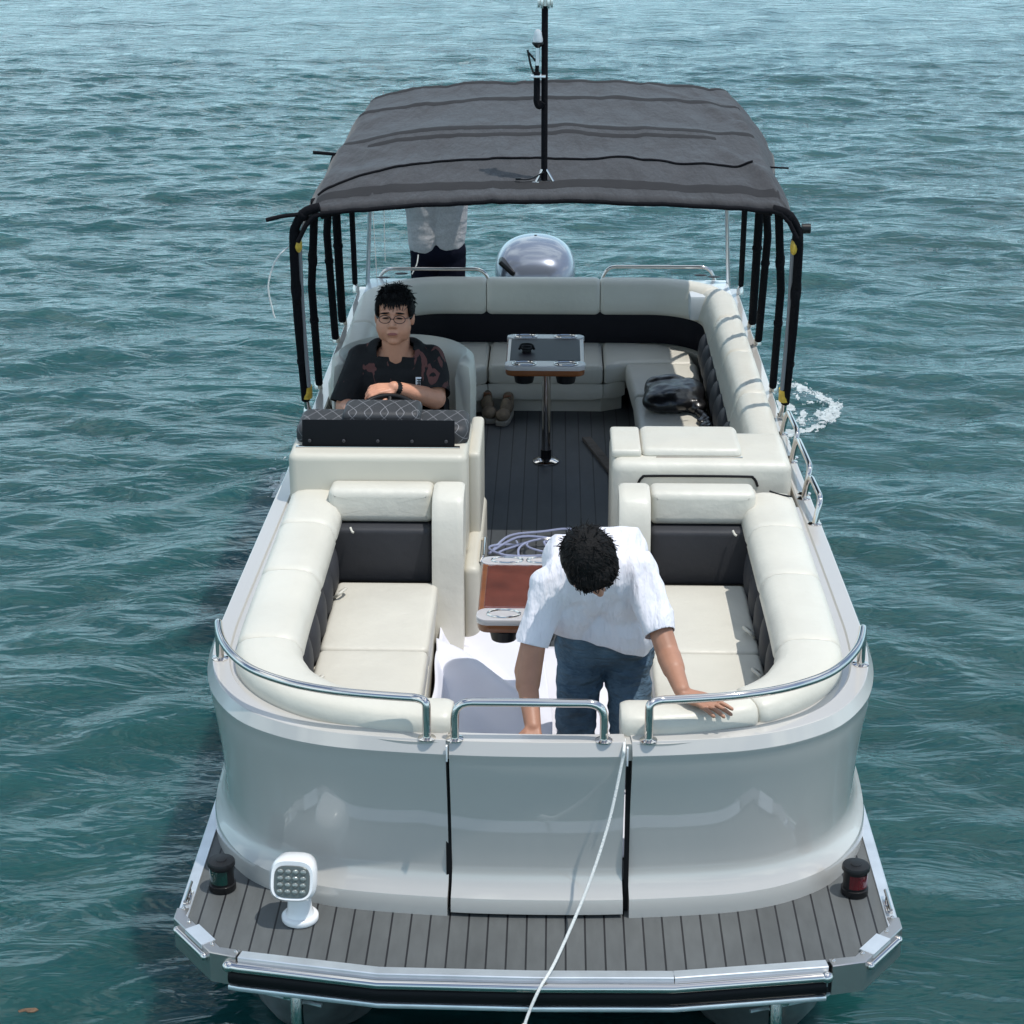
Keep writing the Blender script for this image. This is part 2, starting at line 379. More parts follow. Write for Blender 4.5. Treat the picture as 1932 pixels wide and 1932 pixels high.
# ================================================================== WATER
def graded(lo, hi, step, far, k=1.18):
    a = list(np.arange(lo, hi, step)); s = step; x = hi
    while x < far: a.append(x); s *= k; x += s
    a.append(far); s = step; x = lo-step; b = []
    while x > -far: b.append(x); s *= k; x -= s
    b.append(-far)
    return np.array(b[::-1]+a)
def water():
    xs = graded(-9, 9, .06, 1500); ys = graded(2, 30, .055, 1500, 1.06)
    X, Y = np.meshgrid(xs, ys); Z = np.zeros_like(X)
    for i in range(90):
        lam = .22*(2.6/.22)**(rng.random()**1.1); k = 2*math.pi/lam
        a = math.radians(97+rng.normal()*30); amp = .0038*lam**.62*(.5+rng.random())
        ph = rng.random()*6.28
        loc = .6+.4*np.sin(X*.31+Y*.17+rng.random()*6.28)*np.sin(Y*.23-X*.11+rng.random()*6.28)
        s = np.sin(k*(X*math.cos(a)+Y*math.sin(a))+ph+.5*np.sin(X*.7+Y*.45+ph))
        Z += amp*loc*(s+.35*s*s)
    fade = np.clip(1-(np.maximum(np.abs(X)-25, 0)+np.maximum(Y-60, 0)+np.maximum(-Y, 0))/40, 0, 1)
    Z *= fade; Z -= Z.mean()
    # gentle wake that spreads from the stern quarters
    for sx in (-1, 1):
        u = (X*sx-1.3)-.35*(13.6-Y)*0
        d = (X*sx-1.6)*.86+(Y-11.5)*.5*0
        Z += .012*np.exp(-((X*sx-2.2)/.9)**2)*np.sin((Y+.9*X*sx)*7.5)*np.exp(-((Y-10.5)/3)**2)
    ny, nx = X.shape
    v = np.stack([X.ravel(), Y.ravel(), Z.ravel()], 1)
    idx = np.arange(nx*ny).reshape(ny, nx)
    f = np.stack([idx[:-1, :-1].ravel(), idx[:-1, 1:].ravel(), idx[1:, 1:].ravel(), idx[1:, :-1].ravel()], 1)
    me = bpy.data.meshes.new('water'); me.vertices.add(len(v)); me.vertices.foreach_set('co', v.ravel())
    me.loops.add(f.size); me.loops.foreach_set('vertex_index', f.ravel()); me.polygons.add(len(f))
    me.polygons.foreach_set('loop_start', np.arange(0, f.size, 4)); me.polygons.foreach_set('loop_total', np.full(len(f), 4))
    me.update(calc_edges=True); me.validate(); me.polygons.foreach_set('use_smooth', [True]*len(me.polygons))
    o = bpy.data.objects.new('water', me); COL.objects.link(o); tag(o, kind='structure')
    m = bpy.data.materials.new('harbour water'); m.use_nodes = True; n = m.node_tree; L = n.links; p = n.nodes['Principled BSDF']
    p.inputs['Roughness'].default_value = .04; p.inputs['IOR'].default_value = 1.34
    p.inputs['Subsurface Weight'].default_value = 1; p.inputs['Subsurface Radius'].default_value = (1, 1, 1); p.inputs['Subsurface Scale'].default_value = 1.2
    tc = n.nodes.new('ShaderNodeTexCoord')
    nz = n.nodes.new('ShaderNodeTexNoise'); nz.inputs['Scale'].default_value = .35; nz.inputs['Detail'].default_value = 3; L.new(tc.outputs['Object'], nz.inputs[0])
    cr = n.nodes.new('ShaderNodeValToRGB'); cr.color_ramp.elements[0].position = .3; cr.color_ramp.elements[1].position = .7
    cr.color_ramp.elements[0].color = (.007, .052, .051, 1); cr.color_ramp.elements[1].color = (.014, .074, .074, 1)
    L.new(nz.outputs[0], cr.inputs[0]); L.new(cr.outputs[0], p.inputs['Base Color'])
    last = None
    for sc, st, di, stretch, dist in ((1.5, .8, .06, (.6, 1.25, 1), 1.4), (4.6, .9, .020, (.5, 1.3, 1), 1.6), (14, .45, .006, (.5, 1.4, 1), .8)):
        mp = n.nodes.new('ShaderNodeMapping'); mp.inputs['Scale'].default_value = stretch; mp.inputs['Rotation'].default_value = (0, 0, R(-8)); L.new(tc.outputs['Object'], mp.inputs[0])
        q = n.nodes.new('ShaderNodeTexNoise'); q.inputs['Scale'].default_value = sc; q.inputs['Detail'].default_value = 3; q.inputs['Distortion'].default_value = dist; L.new(mp.outputs[0], q.inputs[0])
        b = n.nodes.new('ShaderNodeBump'); b.inputs['Strength'].default_value = st; b.inputs['Distance'].default_value = di
        L.new(q.outputs[0], b.inputs['Height'])
        if last: L.new(last.outputs[0], b.inputs['Normal'])
        last = b
    L.new(last.outputs[0], p.inputs['Normal'])
    me.materials.append(m)
water()

# ================================================================== BOAT
boat = empty('pontoon_boat', (C0, 9, .6), 'silver grey pontoon boat with cream seats under a charcoal canopy, bow towards the viewer', 'boat')
def sub(name, mb, m, parent=boat, **k): return mb.build(name, m, parent, **k)

def subs(name, mb, m, parent, **k):
    # one object for every shape in the collection
    for b, f0, nf in mb.st:
        q = MB(); n = max(max(t) for t in mb.f[f0:f0+nf])+1
        q.add(mb.v[b:n], [tuple(i-b for i in t) for t in mb.f[f0:f0+nf]]); o = q.build(name, m, parent, **k)
    return o
# ---- hull panels round the cockpit
half = [(0, 5.885), (.15, 5.887), (.3, 5.895), (.53, 5.918), (.72, 5.952), (.89, 6.02), (1.045, 6.14), (1.16, 6.33), (1.218, 6.54), (1.238, 6.78), (1.238, 7.1), (1.225, 8), (1.21, 9), (1.21, 10), (1.21, 11), (1.21, 12.12)]
hp = [Vector(p) for p in half]; hp = catmull(hp, 6)
G = [Vector((C0-p.x, p.y)) for p in hp[::-1]]+[Vector((C0+p.x, p.y)) for p in hp[1:]]
LG = plen(G)
def wallprof(zb=.60):
    p = [(-.088, zb+.001), (-.088, 1.262), (-.082, 1.270), (-.025, 1.270), (-.022, 1.2685), (-.001, 1.226), (-.001, 1.223), (-.005, 1.213)]
    for i in range(7): t = i/6; p.append((-.006-.044*t-.006*math.sin(t*math.pi), 1.18-.40*t))
    p += [(-.048, .75), (-.036, .715), (-.018, .690), (-.004, .672), (0, .655), (.002, .63), (.002, zb+.001)]
    return p
wp = wallprof()
gh = .297
sub('hull_panel', MB().sweep(cutpath(G, 0, LG/2-gh-.012), wp), gel, sharp=24)
hr = sub('hull_panel', MB().sweep(cutpath(G, LG/2+gh+.022, LG), wp), gel, sharp=24)
gate = sub('gate', MB().sweep(densify(cutpath(G, LG/2-gh, LG/2+gh), .05), [(a, max(b, .618)) if b < .63 else (a, b) for a, b in wp]), gel, sharp=24)
mb = MB()
for x in np.linspace(C0-.26, C0+.26, 2): mb.ell((x, 5.903, .665), (.004, .003, .004), n=8, m=5)
subs('screw', mb, chrome, gate)
# dark jamb and pale seal in the gate gap
mbj = MB(); mbj.box(C0+gh+.003, C0+gh+.019, 5.93, 5.97, .61, 1.24, 0); sub('gate_jamb', mbj, rubber, gate)
mbj = MB(); mbj.box(C0+gh+.001, C0+gh+.007, 5.885, 5.90, 1.195, 1.262, .001); mbj.box(C0-gh-.010, C0-gh-.004, 5.885, 5.90, 1.205, 1.262, .001); subs('gate_seal', mbj, whitep, gate)
mbj = MB(); mbj.box(C0-gh-.016, C0-gh+.003, 5.94, 5.972, .61, 1.255, 0); sub('gate_jamb', mbj, rubber, gate)
def rail(pts, r=.0148, parent=boat, name='grab_rail', flange=True):
    mb = MB(); P = [Vector(p) for p in pts]
    # round the corners
    out = [P[0]]
    for i in range(1, len(P)-1):
        a = (P[i-1]-P[i]); b = (P[i+1]-P[i]); rr = min(.06, a.length*.45, b.length*.45)
        ang = a.angle(b)
        if ang > R(155): out.append(P[i]); continue
        A = P[i]+a.normalized()*rr; B = P[i]+b.normalized()*rr
        for j in range(7): t = j/6; out.append(A*(1-t)**2+P[i]*2*t*(1-t)+B*t*t)
    out.append(P[-1])
    mb.tube(out, r, 14, smooth=False)
    if flange:
        for q in (P[0], P[-1]): mb.lathe([(.001, 0), (.03, 0), (.03, .004), (.016, .008), (.001, .009)], q-Vector((0, 0, .001)), 18)
    return mb.build(name, chrome, parent)
zr = 1.27
rail([(C0-.278, 5.925, zr), (C0-.278, 5.925, 1.408), (C0+.222, 5.925, 1.408), (C0+.222, 5.925, zr)], parent=gate, name='gate_rail')
# bow rails follow the curve of the hull top
def bowrail(sgn):
    P = [p for p in (offset(G, -.05)) if p.y < 6.56 and (p.x-C0)*sgn > .385]
    P = sorted(P, key=lambda p: (p.x-C0)*sgn)
    P = [Vector((C0+sgn*.372, 5.93))]+P
    pts = [(P[0].x, P[0].y, zr)]+[(p.x, p.y-.0, 1.407+.012*i/len(P)) for i, p in enumerate(P)]+[(P[-1].x, P[-1].y, zr)]
    rail(pts, .0148, name='grab_rail')
bowrail(-1); bowrail(1)
# stern rails
rail([(-1.05, 12.07, 1.27), (-1.0, 12.07, 1.40), (-.37, 12.07, 1.40), (-.31, 12.07, 1.27)], .011)
rail([(.345, 12.07, 1.27), (.40, 12.07, 1.42), (1.04, 12.07, 1.42), (1.10, 12.07, 1.27)], .011)
# short hoops on the right gunwale
for a, b, h in ((9.22, 8.86, .13), (8.80, 8.36, .13), (8.30, 7.98, .12)):
    rail([(C0+1.165, a, zr), (C0+1.185, a-.02, zr+h), (C0+1.2, b+.02, zr+h-.01), (C0+1.175, b, zr)], .013, name='boarding_rail')

# ---- bow platform and decks
ox = [(-1.245, 7.2), (-1.245, 5.845), (-1.088, 5.640), (-.99, 5.612), (-.52, 5.528), (0, 5.518), (.455, 5.526), (.97, 5.603), (1.09, 5.632), (1.245, 5.840), (1.245, 7.2)]
outer = [(C0+x, y) for x, y in ox]
def inset(P, o):
    out = []
    for i, p in enumerate(P):
        p = Vector(p); a = (p-Vector(P[i-1])).normalized() if i else None; b = (Vector(P[i+1])-p).normalized() if i < len(P)-1 else None
        a = a or b; b = b or a; na = Vector((-a.y, a.x)); nb = Vector((-b.y, b.x)); q = na+nb; q /= q.length_squared/2; out.append(p+q*o)
    return out
mb = MB(); I = inset(outer, .034)
n = len(I); P = [(p.x, p.y, .602) for p in I]+[(p.x, p.y, .585) for p in I]
mb.add(P, [tuple(range(n)), tuple(range(n, 2*n))[::-1]]+[(i, (i+1) % n, n+(i+1) % n, n+i) for i in range(n)])
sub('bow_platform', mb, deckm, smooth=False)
mb = MB(); U = inset(outer, .01); P = [(p.x, p.y, .584) for p in U]+[(p.x, p.y, .50) for p in U]
mb.add(P, [tuple(range(n)), tuple(range(n, 2*n))[::-1]]+[(i, (i+1) % n, n+(i+1) % n, n+i) for i in range(n)])
mb.box(C0-1.235, C0+1.235, 7.0, 12.15, .50, .583, 0)
sub('deck_frame', mb, under, smooth=False)
def edge_sweep(P, prof): return MB().sweep([Vector(p) for p in P], prof)
tp = [(0, .53), (0, .606), (-.003, .609), (-.040, .609), (-.041, .603), (-.006, .600), (-.006, .53)]
# rim trim, in straight lengths with tiny joints
def lerp(a, b, t): return (a[0]+(b[0]-a[0])*t, a[1]+(b[1]-a[1])*t)
for k, (a, b) in enumerate(((0, 1), (3, 6), (6, 7), (9, 10))):
    pp = [outer[i] for i in range(a, b+1)]
    if (a, b) == (3, 6): pp = [lerp(outer[2], outer[3], .95)]+[outer[i] for i in range(3, 7)]
    if (a, b) == (6, 7): pp[0] = lerp(outer[6], outer[7], .006)
    sub('rim_trim', edge_sweep(pp, tp), alu, sharp=30)
# corner castings with bolts
for sgn in (-1, 1):
    seq = outer[0:4] if sgn < 0 else outer[7:11][::-1]
    a = seq[1]; b = seq[2]; s0 = lerp(a, seq[0], .045); e = lerp(b, seq[3], .9)
    pth = [s0, a, b, e]
    if sgn > 0: pth = pth[::-1]
    cb = sub('corner_bracket', edge_sweep(pth, [(.006, .50), (.006, .610), (.003, .613), (-.036, .613), (-.038, .608), (-.004, .606), (-.004, .50)]), mat('brushed steel', (.50, .48, .46), .28, metal=.9, bump=[(30, .2, .002)]), sharp=30)
    cc = lerp(a, b, .5); d = Vector((b[0]-a[0], b[1]-a[1])).normalized()
    t0 = lerp(a, b, .34); t1 = lerp(a, b, .8)
    pp = [t0, t1] if sgn < 0 else [t1, t0]
    sub('bracket_cover', MB().sweep([Vector(q) for q in pp], [(.009, .60), (.009, .6155), (-.045, .6155), (-.045, .611), (0, .611), (0, .60)]), alu, cb, sharp=30)
    mb = MB()
    for q in (lerp(s0, a, .35), lerp(a, b, .22), lerp(a, b, .88), lerp(b, e, .8)):
        inx = C0+(q[0]-C0)*.985; mb.ell((inx, q[1]+.018, .615), (.008, .008, .006), n=10, m=6)
    subs('bolt', mb, chrome, cb)
    mb = MB(); o1 = (a[0]+(b[0]-a[0])*.15, a[1]+(b[1]-a[1])*.15); nrm = Vector((d.y, -d.x)); nrm = nrm if nrm.y < 0 else -nrm
    A = Vector(lerp(a, b, .12))+nrm*.010; B = Vector(lerp(a, b, .88))+nrm*.010
    mb.tube([(A.x, A.y, .582), (B.x, B.y, .582)], .013, 14, smooth=False); mb.ell((A.x, A.y, .582), (.015,)*3); mb.ell((B.x, B.y, .582), (.015,)*3)
    sub('fender_tube', mb, chrome, cb)
# rub rail along the front: polished bead, black rubber, lower lip
fr = [lerp(outer[3], outer[2], .35)]+outer[3:8]+[]
fr[-1] = lerp(outer[6], outer[7], .985)
rp = []
for i in range(11): a = math.pi*(i/10)-math.pi/2; rp.append((.012+.017*math.cos(a), .577+.017*math.sin(a)))
rp += [(-.002, .594), (-.002, .56)]
sub('rub_rail', edge_sweep(fr, rp), chrome, sharp=60)
rp = []
for i in range(9): a = math.pi*(i/8)-math.pi/2; rp.append((.006+.014*math.cos(a), .532+.026*math.sin(a)))
rp += [(-.004, .558), (-.004, .506)]
sub('rubber_strip', edge_sweep(fr, rp), rubber, sharp=60)
sub('lower_lip', edge_sweep(fr, [(.018, .488), (.022, .497), (.018, .505), (-.01, .505), (-.01, .488)]), alu, sharp=60)
mb = MB()
for q in (fr[0], fr[-1]): mb.ell((q[0], q[1]-.012, .577), (.024, .022, .021))
subs('rail_end_cap', mb, chrome, boat)
# cockpit floor, side and stern decks
mb = MB(); inn = offset(G, -.089); inn = [p for p in inn if p.y < 12.1]
pl = [(p.x, p.y) for p in inn][::3]; n = len(pl)
mb.add([(x, y, .700) for x, y in pl]+[(x, y, .606) for x, y in pl], [tuple(range(n)), tuple(range(n, 2*n))[::-1]]+[(i, (i+1) % n, n+(i+1) % n, n+i) for i in range(n)])
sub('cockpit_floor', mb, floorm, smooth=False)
mb = MB(); mb.box(C0-1.24, C0-.4, 12.13, 12.95, .52, .60, .01); mb.box(C0+.4, C0+1.24, 12.13, 12.95, .52, .60, .01)
subs('swim_platform', mb, deckm, boat)
mb = MB(); mb.box(C0-1.12, C0+1.12, 12.035, 12.12, .61, 1.268, .01); sub('transom', mb, gel)
# side rails of the deck
mb = MB()
for s_ in (-1, 1): mb.box(C0+s_*1.246-.012, C0+s_*1.246+.012, 7.21, 12.9, .50, .606, .004)
subs('side_trim', mb, alu, boat)
# pontoons
for s_ in (-1, 1):
    mb = MB(); x = C0+s_*.80; prof = []
    v = []; f = []; N = 24
    st = [(5.72, .02, .40), (5.76, .07, .36), (5.9, .16, .28), (6.15, .25, .20), (6.5, .30, .15), (7.0, .31, .14), (12.3, .31, .14), (12.5, .2, .18), (12.55, .02, .2)]
    for y, r_, z in st:
        for k in range(N): a = 2*math.pi*k/N; v.append((x+r_*math.cos(a), y, z+r_*math.sin(a)))
    for i in range(len(st)-1):
        for k in range(N): f.append((i*N+k, i*N+(k+1) % N, (i+1)*N+(k+1) % N, (i+1)*N+k))
    mb.add(v, f); mb.box(x-.09, x+.09, 6.6, 12.2, .40, .502, .004)
    pn = sub('pontoon', mb, ponm)
    mb = MB(); mb.tube([(x, 5.60, .49), (x, 5.585, .40), (x, 5.62, .27), (x, 5.72, .12)], .022, 12); mb.box(x-.05, x+.05, 5.62, 5.9, .44, .50, .004)
    sub('bow_stem', mb, chrome, pn)
mb = MB()
for s_ in (-1, 1):
    mb.tube([(C0+s_*.97, 5.75, .47), (C0+s_*.70, 5.68, .44)], .007, 8, smooth=False); mb.tube([(C0+s_*.62, 5.70, .44), (C0+s_*.30, 5.62, .47)], .007, 8, smooth=False)
    mb.tube([(C0+s_*1.02, 5.72, .485), (C0+s_*.98, 5.69, .44), (C0+s_*.72, 5.62, .42)], .008, 8)
subs('brace_rod', mb, alu, boat)

# ---- deck fittings on the bow platform
def searchlight(x, y):
    mb = MB(); mb.lathe([(.001, .605), (.062, .605), (.064, .608), (.064, .622), (.060, .627), (.050, .630), (.043, .645), (.040, .70), (.043, .716), (.001, .72)], (x, y, 0), 28)
    mb.box(x-.036, x+.036, y-.012, y+.03, .69, .73, .01)
    s0 = sub('searchlight', mb, whitep)
    # tilted head
    T = Matrix.Translation((x-.012, y-.005, .768)) @ Matrix.Rotation(R(-4), 4, 'Z') @ Matrix.Rotation(R(-22), 4, 'X')
    v = []; f = []; N = 32
    def ring(yy, rx, rz, zc, e=3.2):
        for k in range(N):
            a = 2*math.pi*k/N; c = math.cos(a); s_ = math.sin(a)
            v.append(T @ Vector((rx*abs(c)**(2/e)*math.copysign(1, c), yy, zc+rz*abs(s_)**(2/e)*math.copysign(1, s_))))
    for args in ((-.052, .060, .055, -.004), (-.055, .072, .066, 0), (-.040, .080, .073, 0), (-.015, .081, .076, .003), (.02, .074, .075, .012), (.05, .058, .062, .02), (.068, .034, .04, .026), (.073, .006, .01, .028)): ring(*args)
    m_ = len(v)//N
    for i in range(m_-1):
        for k in range(N): f.append((i*N+k, i*N+(k+1) % N, (i+1)*N+(k+1) % N, (i+1)*N+k))
    sub('housing', MB().add(v, f), whitep, s0, sharp=50)
    v2 = []; N_ = N; v = v2
    def r2(yy, rx, rz, zc, e=3.6):
        for k in range(N):
            a = 2*math.pi*k/N; c = math.cos(a); s_ = math.sin(a)
            v2.append(T @ Vector((rx*abs(c)**(2/e)*math.copysign(1, c), yy, zc+rz*abs(s_)**(2/e)*math.copysign(1, s_))))
    r2(-.0535, .062, .055, -.004); r2(-.0565, .060, .052, -.004); r2(-.0565, .001, .001, -.004)
    f = [(i*N+k, i*N+(k+1) % N, (i+1)*N+(k+1) % N, (i+1)*N+k) for i in range(2) for k in range(N)]
    sub('reflector_plate', MB().add(v2, f), mat('reflector', (.13, .14, .13), .3, metal=.5), s0)
    mb = MB()
    for i in range(4):
        for j in range(4):
            c = T @ Vector((-.039+.026*i, -.058, -.038+.0225*j)); mb.ell(c, (.0115, .007, .0105), n=12, m=8)
    subs('led_lens', mb, mat('led lens', (.30, .32, .30), .08, metal=.5), s0)
searchlight(-.785, 5.86)
def navlight(x, y, lens, lab):
    mb = MB(); mb.lathe([(.001, 0.6040), (.046, 0.6040), (.048, 0.6066), (.048, 0.6278), (.042, 0.6297), (.042, 0.6344), (.042, 0.6951), (.042, 0.6990), (.049, 0.7010), (.049, 0.7122), (.046, 0.7175), (.020, 0.7195), (.018, 0.7228), (.001, 0.7235)], (x, y, 0), 28)
    o = sub('navigation_light', mb, blackp); o['label'] = lab
    v = []; f = []; sg = -1 if lens is greenl else 1
    for i in range(13):
        a = R(-90)+sg*R(-35+i*10)
        for z in (.638, .690): v.append((x+.0432*math.cos(a), y+.0432*math.sin(a), z))
    f = [(2*i, 2*i+2, 2*i+3, 2*i+1) for i in range(12)]
    sub('lens', MB().add(v, f), lens, o)
navlight(-1.085, 6.055, greenl, 'black navigation light with green lens')
navlight(1.15, 6.075, redl, 'black navigation light with red lens')
for s_ in (-1, 1):
    mb = MB(); x = C0+s_*1.222; mb.box(x-.012, x+.012, 5.93, 6.02, .609, .615, .002)
    mb.tube([(x, 5.945, .612), (x, 5.945, .632)], .006, 8, smooth=False); mb.tube([(x, 6.0, .612), (x, 6.0, .632)], .006, 8, smooth=False); mb.tube([(x, 5.91, .636), (x, 6.04, .636)], [.006, .006], 8, smooth=False)
    sub('cleat', mb, chrome)

# ---- bow lounges (one on each side)
def bolster_prof(wd=.25, z0=1.235, z1=1.335):
    pts = [(0, z0), (.0, z1-.045), (-.012, z1-.018), (-.035, z1-.004), (-.075, z1+.002), (-.14, z1+.003), (-.19, z1-.003), (-.222, z1-.020), (-.242, z1-.055), (-.246, z1-.09), (-.225, z0-.03), (-.12, z0-.035)]
    return [(a*wd/.25, z) for a, z in pts]
bh = [(.285, 5.968), (.42, 5.972), (.57, 6.0), (.745, 6.062), (.875, 6.145), (.985, 6.255), (1.07, 6.4), (1.108, 6.55), (1.118, 6.8), (1.118, 7.2), (1.116, 7.8), (1.116, 8.21)]
bpth = catmull([Vector(p) for p in bh], 8)
Lb = plen(bpth)
def inner_at(path, o): return offset(path, o)
def bow_lounge(sg):
    X = lambda x: C0-.005+sg*x
    # outward normal must point outwards: for the right side travel bow->stern, for the left stern->bow
    P = [Vector((X(p.x), p.y)) for p in bpth]
    if sg < 0: P = P[::-1]
    mb = MB()
    # base: moulded box under the seat
    base_out = [(X(.43), 6.30), (X(.50), 6.25), (X(.9), 6.40), (X(1.05), 6.6), (X(1.09), 6.9), (X(1.09), 7.92), (X(.455), 7.92)]
    if sg < 0: base_out = base_out[::-1]
    mb.cushion(rpoly(base_out, .02), .702, .93, .006, 0)
    root = sub('bow_lounge', mb, vinyl_base)
    root['label'] = 'left bow lounge' if sg < 0 else 'right bow lounge'
    # seats
    for (y0, y1) in ((7.20, 7.90), (6.28, 7.192)):
        o = [(X(.445), y0), (X(.885), y0), (X(.885), y1), (X(.445), y1)]
        if y0 < 6.5: o = [(X(.445), 6.24), (X(.72), 6.27), (X(.88), 6.45), (X(.885), y1), (X(.445), y1)]
        m2 = MB(); m2.cushion(rpoly(o, .03), .925, 1.018, .022, .006); sub('seat_cushion', m2, vinyl, root)
    # bolster in upholstered lengths
    cuts = [0, .46, .98, 1.42, 2.0, Lb] if True else []
    ysplit = [8.21, 7.80, 7.20, 6.60]
    # arc positions of the splits
    d = [0]
    for i in range(1, len(bpth)): d.append(d[-1]+(bpth[i]-bpth[i-1]).length)
    def s_at(y): return next(d[i] for i in range(len(bpth)) if bpth[i].y >= y and bpth[i].x > 1)
    cuts = [0]+([s_at(6.60)] if sg < 0 else [.50, s_at(6.62)])+[s_at(7.20), s_at(7.80), Lb]
    pr = bolster_prof()
    for a, b in zip(cuts[:-1], cuts[1:]):
        seg = cutpath(bpth, a+.002, b-.002); seg = [Vector((X(p.x), p.y)) for p in seg]
        if sg < 0: seg = seg[::-1]
        e0, e1 = seg[0], seg[-1]
        fine = []
        L_ = plen(seg)
        for s_ in ([0, .004, .010, .018, .03]+list(np.arange(.06, L_-.04, .03))+[L_-.03, L_-.018, L_-.010, L_-.004, L_-1e-5]): fine.append(cutpath(seg, 0, s_+1e-6)[-1] if s_ > 0 else seg[0])
        wf = lambda t, p: .74+.26*min(1, max(0, (p[1]-5.99)/.35))
        m2 = MB().sweep(fine, pr, wf=wf, pil=.16 if b-a < 9 else .1)
        sub('bolster', m2, vinyl, root, sharp=75)
    m2 = MB().sweep(densify(P, .05) if False else P, [(-.03, 1.20), (-.03, 1.262), (.052, 1.262), (.052, 1.20)]); sub('coaming', m2, gel, root)
    # dark tufted panel below the bolster
    m2 = MB(); y = 6.35; k = 0
    while y < 7.9:
        m2.ell((X(.935), y+.12, 1.085), (.062, .150, .145), Matrix.Rotation(sg*R(-12), 4, 'Z'), 16, 12); y += .235; k += 1
    m2.box(min(X(.93), X(1.0)), max(X(.93), X(1.0)), 6.5, 7.92, .93, 1.20, .01)
    sub('quilted_panel', m2, darkv, root)
    # pull loops
    m2 = MB()
    for y in ((7.72, 6.85) if sg < 0 else (7.35, 6.95)):
        m2.tube([(X(.885), y, 1.01), (X(.855), y-.03, 1.045), (X(.83), y+.02, 1.05), (X(.86), y+.05, 1.02)], .007, 8)
    subs('pull_loop', m2, vinyl, root)
    # backrest at the aft end
    m2 = MB(); x0, x1 = sorted((X(.475), X(.925)))
    B = Matrix.Translation((0, 8.12, 0)) @ Matrix.Rotation(R(90), 4, 'X')
    m2.cushion(rect(x0, x1, .985, 1.24, .02), 0, .165, .02, .004, M=B); sub('backrest_panel', m2, darkv, root)
    m2 = MB(); B = Matrix.Translation((0, 8.085, -.010)) @ Matrix.Rotation(R(86), 4, 'X')
    m2.cushion(rect(x0-.004, x1+.004, 1.246, 1.398, .03), 0, .158, .034, .001, M=B); sub('backrest', m2, vinyl, root, sharp=70)
    m2 = MB(); xt = x0+.10 if sg < 0 else x1-.10; m2.tube([(xt, 7.94, 1.252), (xt+.008, 7.925, 1.240), (xt+.016, 7.92, 1.236)], .005, 8); sub('pull_tab', m2, vinyl, root)
    # inner wing beside the backrest
    m2 = MB(); x0, x1 = sorted((X(.335), X(.470)))
    pr2 = [(8.16, .702), (8.16, 1.36), (8.14, 1.395), (8.10, 1.402), (7.98, 1.395), (7.94, 1.37), (7.90, 1.28), (7.87, 1.10), (7.84, .90), (7.80, .80), (7.79, .702)]
    v = []; kx = [(x0, .97), (x0+.012, .995), (x0+.03, 1), (x1-.03, 1), (x1-.012, .995), (x1, .97)]
    cy, cz = 8.0, 1.05
    for x, g in kx:
        for (yy, zz) in pr2: v.append((x, cy+(yy-cy)*g, cz+(zz-cz)*g if zz > .75 else zz))
    q = len(pr2); f = [(i*q+j, i*q+(j+1) % q, (i+1)*q+(j+1) % q, (i+1)*q+j) for i in range(5) for j in range(q)]+[tuple(range(q))[::-1], tuple(5*q+j for j in range(q))]
    sub('seat_wing', m2.add(v, f), vinyl, root, sharp=50)
    return root
bow_lounge(-1); bow_lounge(1)

# ---- helm console (left)
mb = MB(); mb.cushion(rect(C0-1.125, C0-.335, 8.185, 8.74, .04), .702, 1.498, .03, 0)
hc = sub('helm_console', mb, vinyl_base)
mb = MB(); mb.cushion(rect(C0-.345, C0-.272, 7.96, 8.90, .03), .702, 1.06, .03, 0); sub('console_skirt', mb, vinyl_base, hc)
mb = MB(); mb.box(C0-.345, C0-.285, 8.40, 8.95, 1.0, 1.44, .025, seg=4); sub('console_side', mb, vinyl_base, hc)
rail([(C0-.272, 8.05, 1.05), (C0-.262, 8.07, 1.07), (C0-.262, 8.30, 1.07), (C0-.272, 8.32, 1.05)], .008, hc, 'side_handle', flange=False)
mb = MB(); Bm = Matrix.Rotation(R(-14), 3, 'X'); mb.box(C0-1.075, C0-.395, 8.325, 8.337, 1.495, 1.612, .003, rot=Bm); sub('windscreen', mb, acryl, hc)
mb = MB(); mb.box(C0-1.10, C0-.37, 8.28, 8.305, 1.497, 1.505, .002); sub('screen_channel', mb, chrome, hc)
mb = MB()
for i in range(5): mb.ell((C0-1.04+i*.152, 8.303, 1.525), (.008, .005, .008), n=10, m=6)
subs('screw_cap', mb, darkv, hc)
mb = MB(); mb.cushion(rect(C0-1.11, C0-.335, 8.35, 8.64, .05), 1.49, 1.575, .035, .006); sub('dash_cover', mb, quilt, hc, sharp=70)
mb = MB(); mb.cushion(rect(C0-.905, C0-.555, 8.40, 8.62, .03), 1.55, 1.625, .025, .006); sub('instrument_hood', mb, quilt, hc, sharp=70)
mb = MB(); T = Matrix.Translation((-.72, 9.0, 1.38)) @ Matrix.Rotation(R(35), 4, 'X')
mb.tube([T @ Vector((.17*math.cos(a), .17*math.sin(a), 0)) for a in np.linspace(0, 2*math.pi, 24, endpoint=False)], .013, 10, closed=True)
for a in (90, 210, 330): mb.tube([T @ Vector((0, 0, -.02)), T @ Vector((.17*math.cos(R(a)), .17*math.sin(R(a)), 0))], .01, 8, smooth=False)
sub('steering_wheel', mb, blackp, hc)
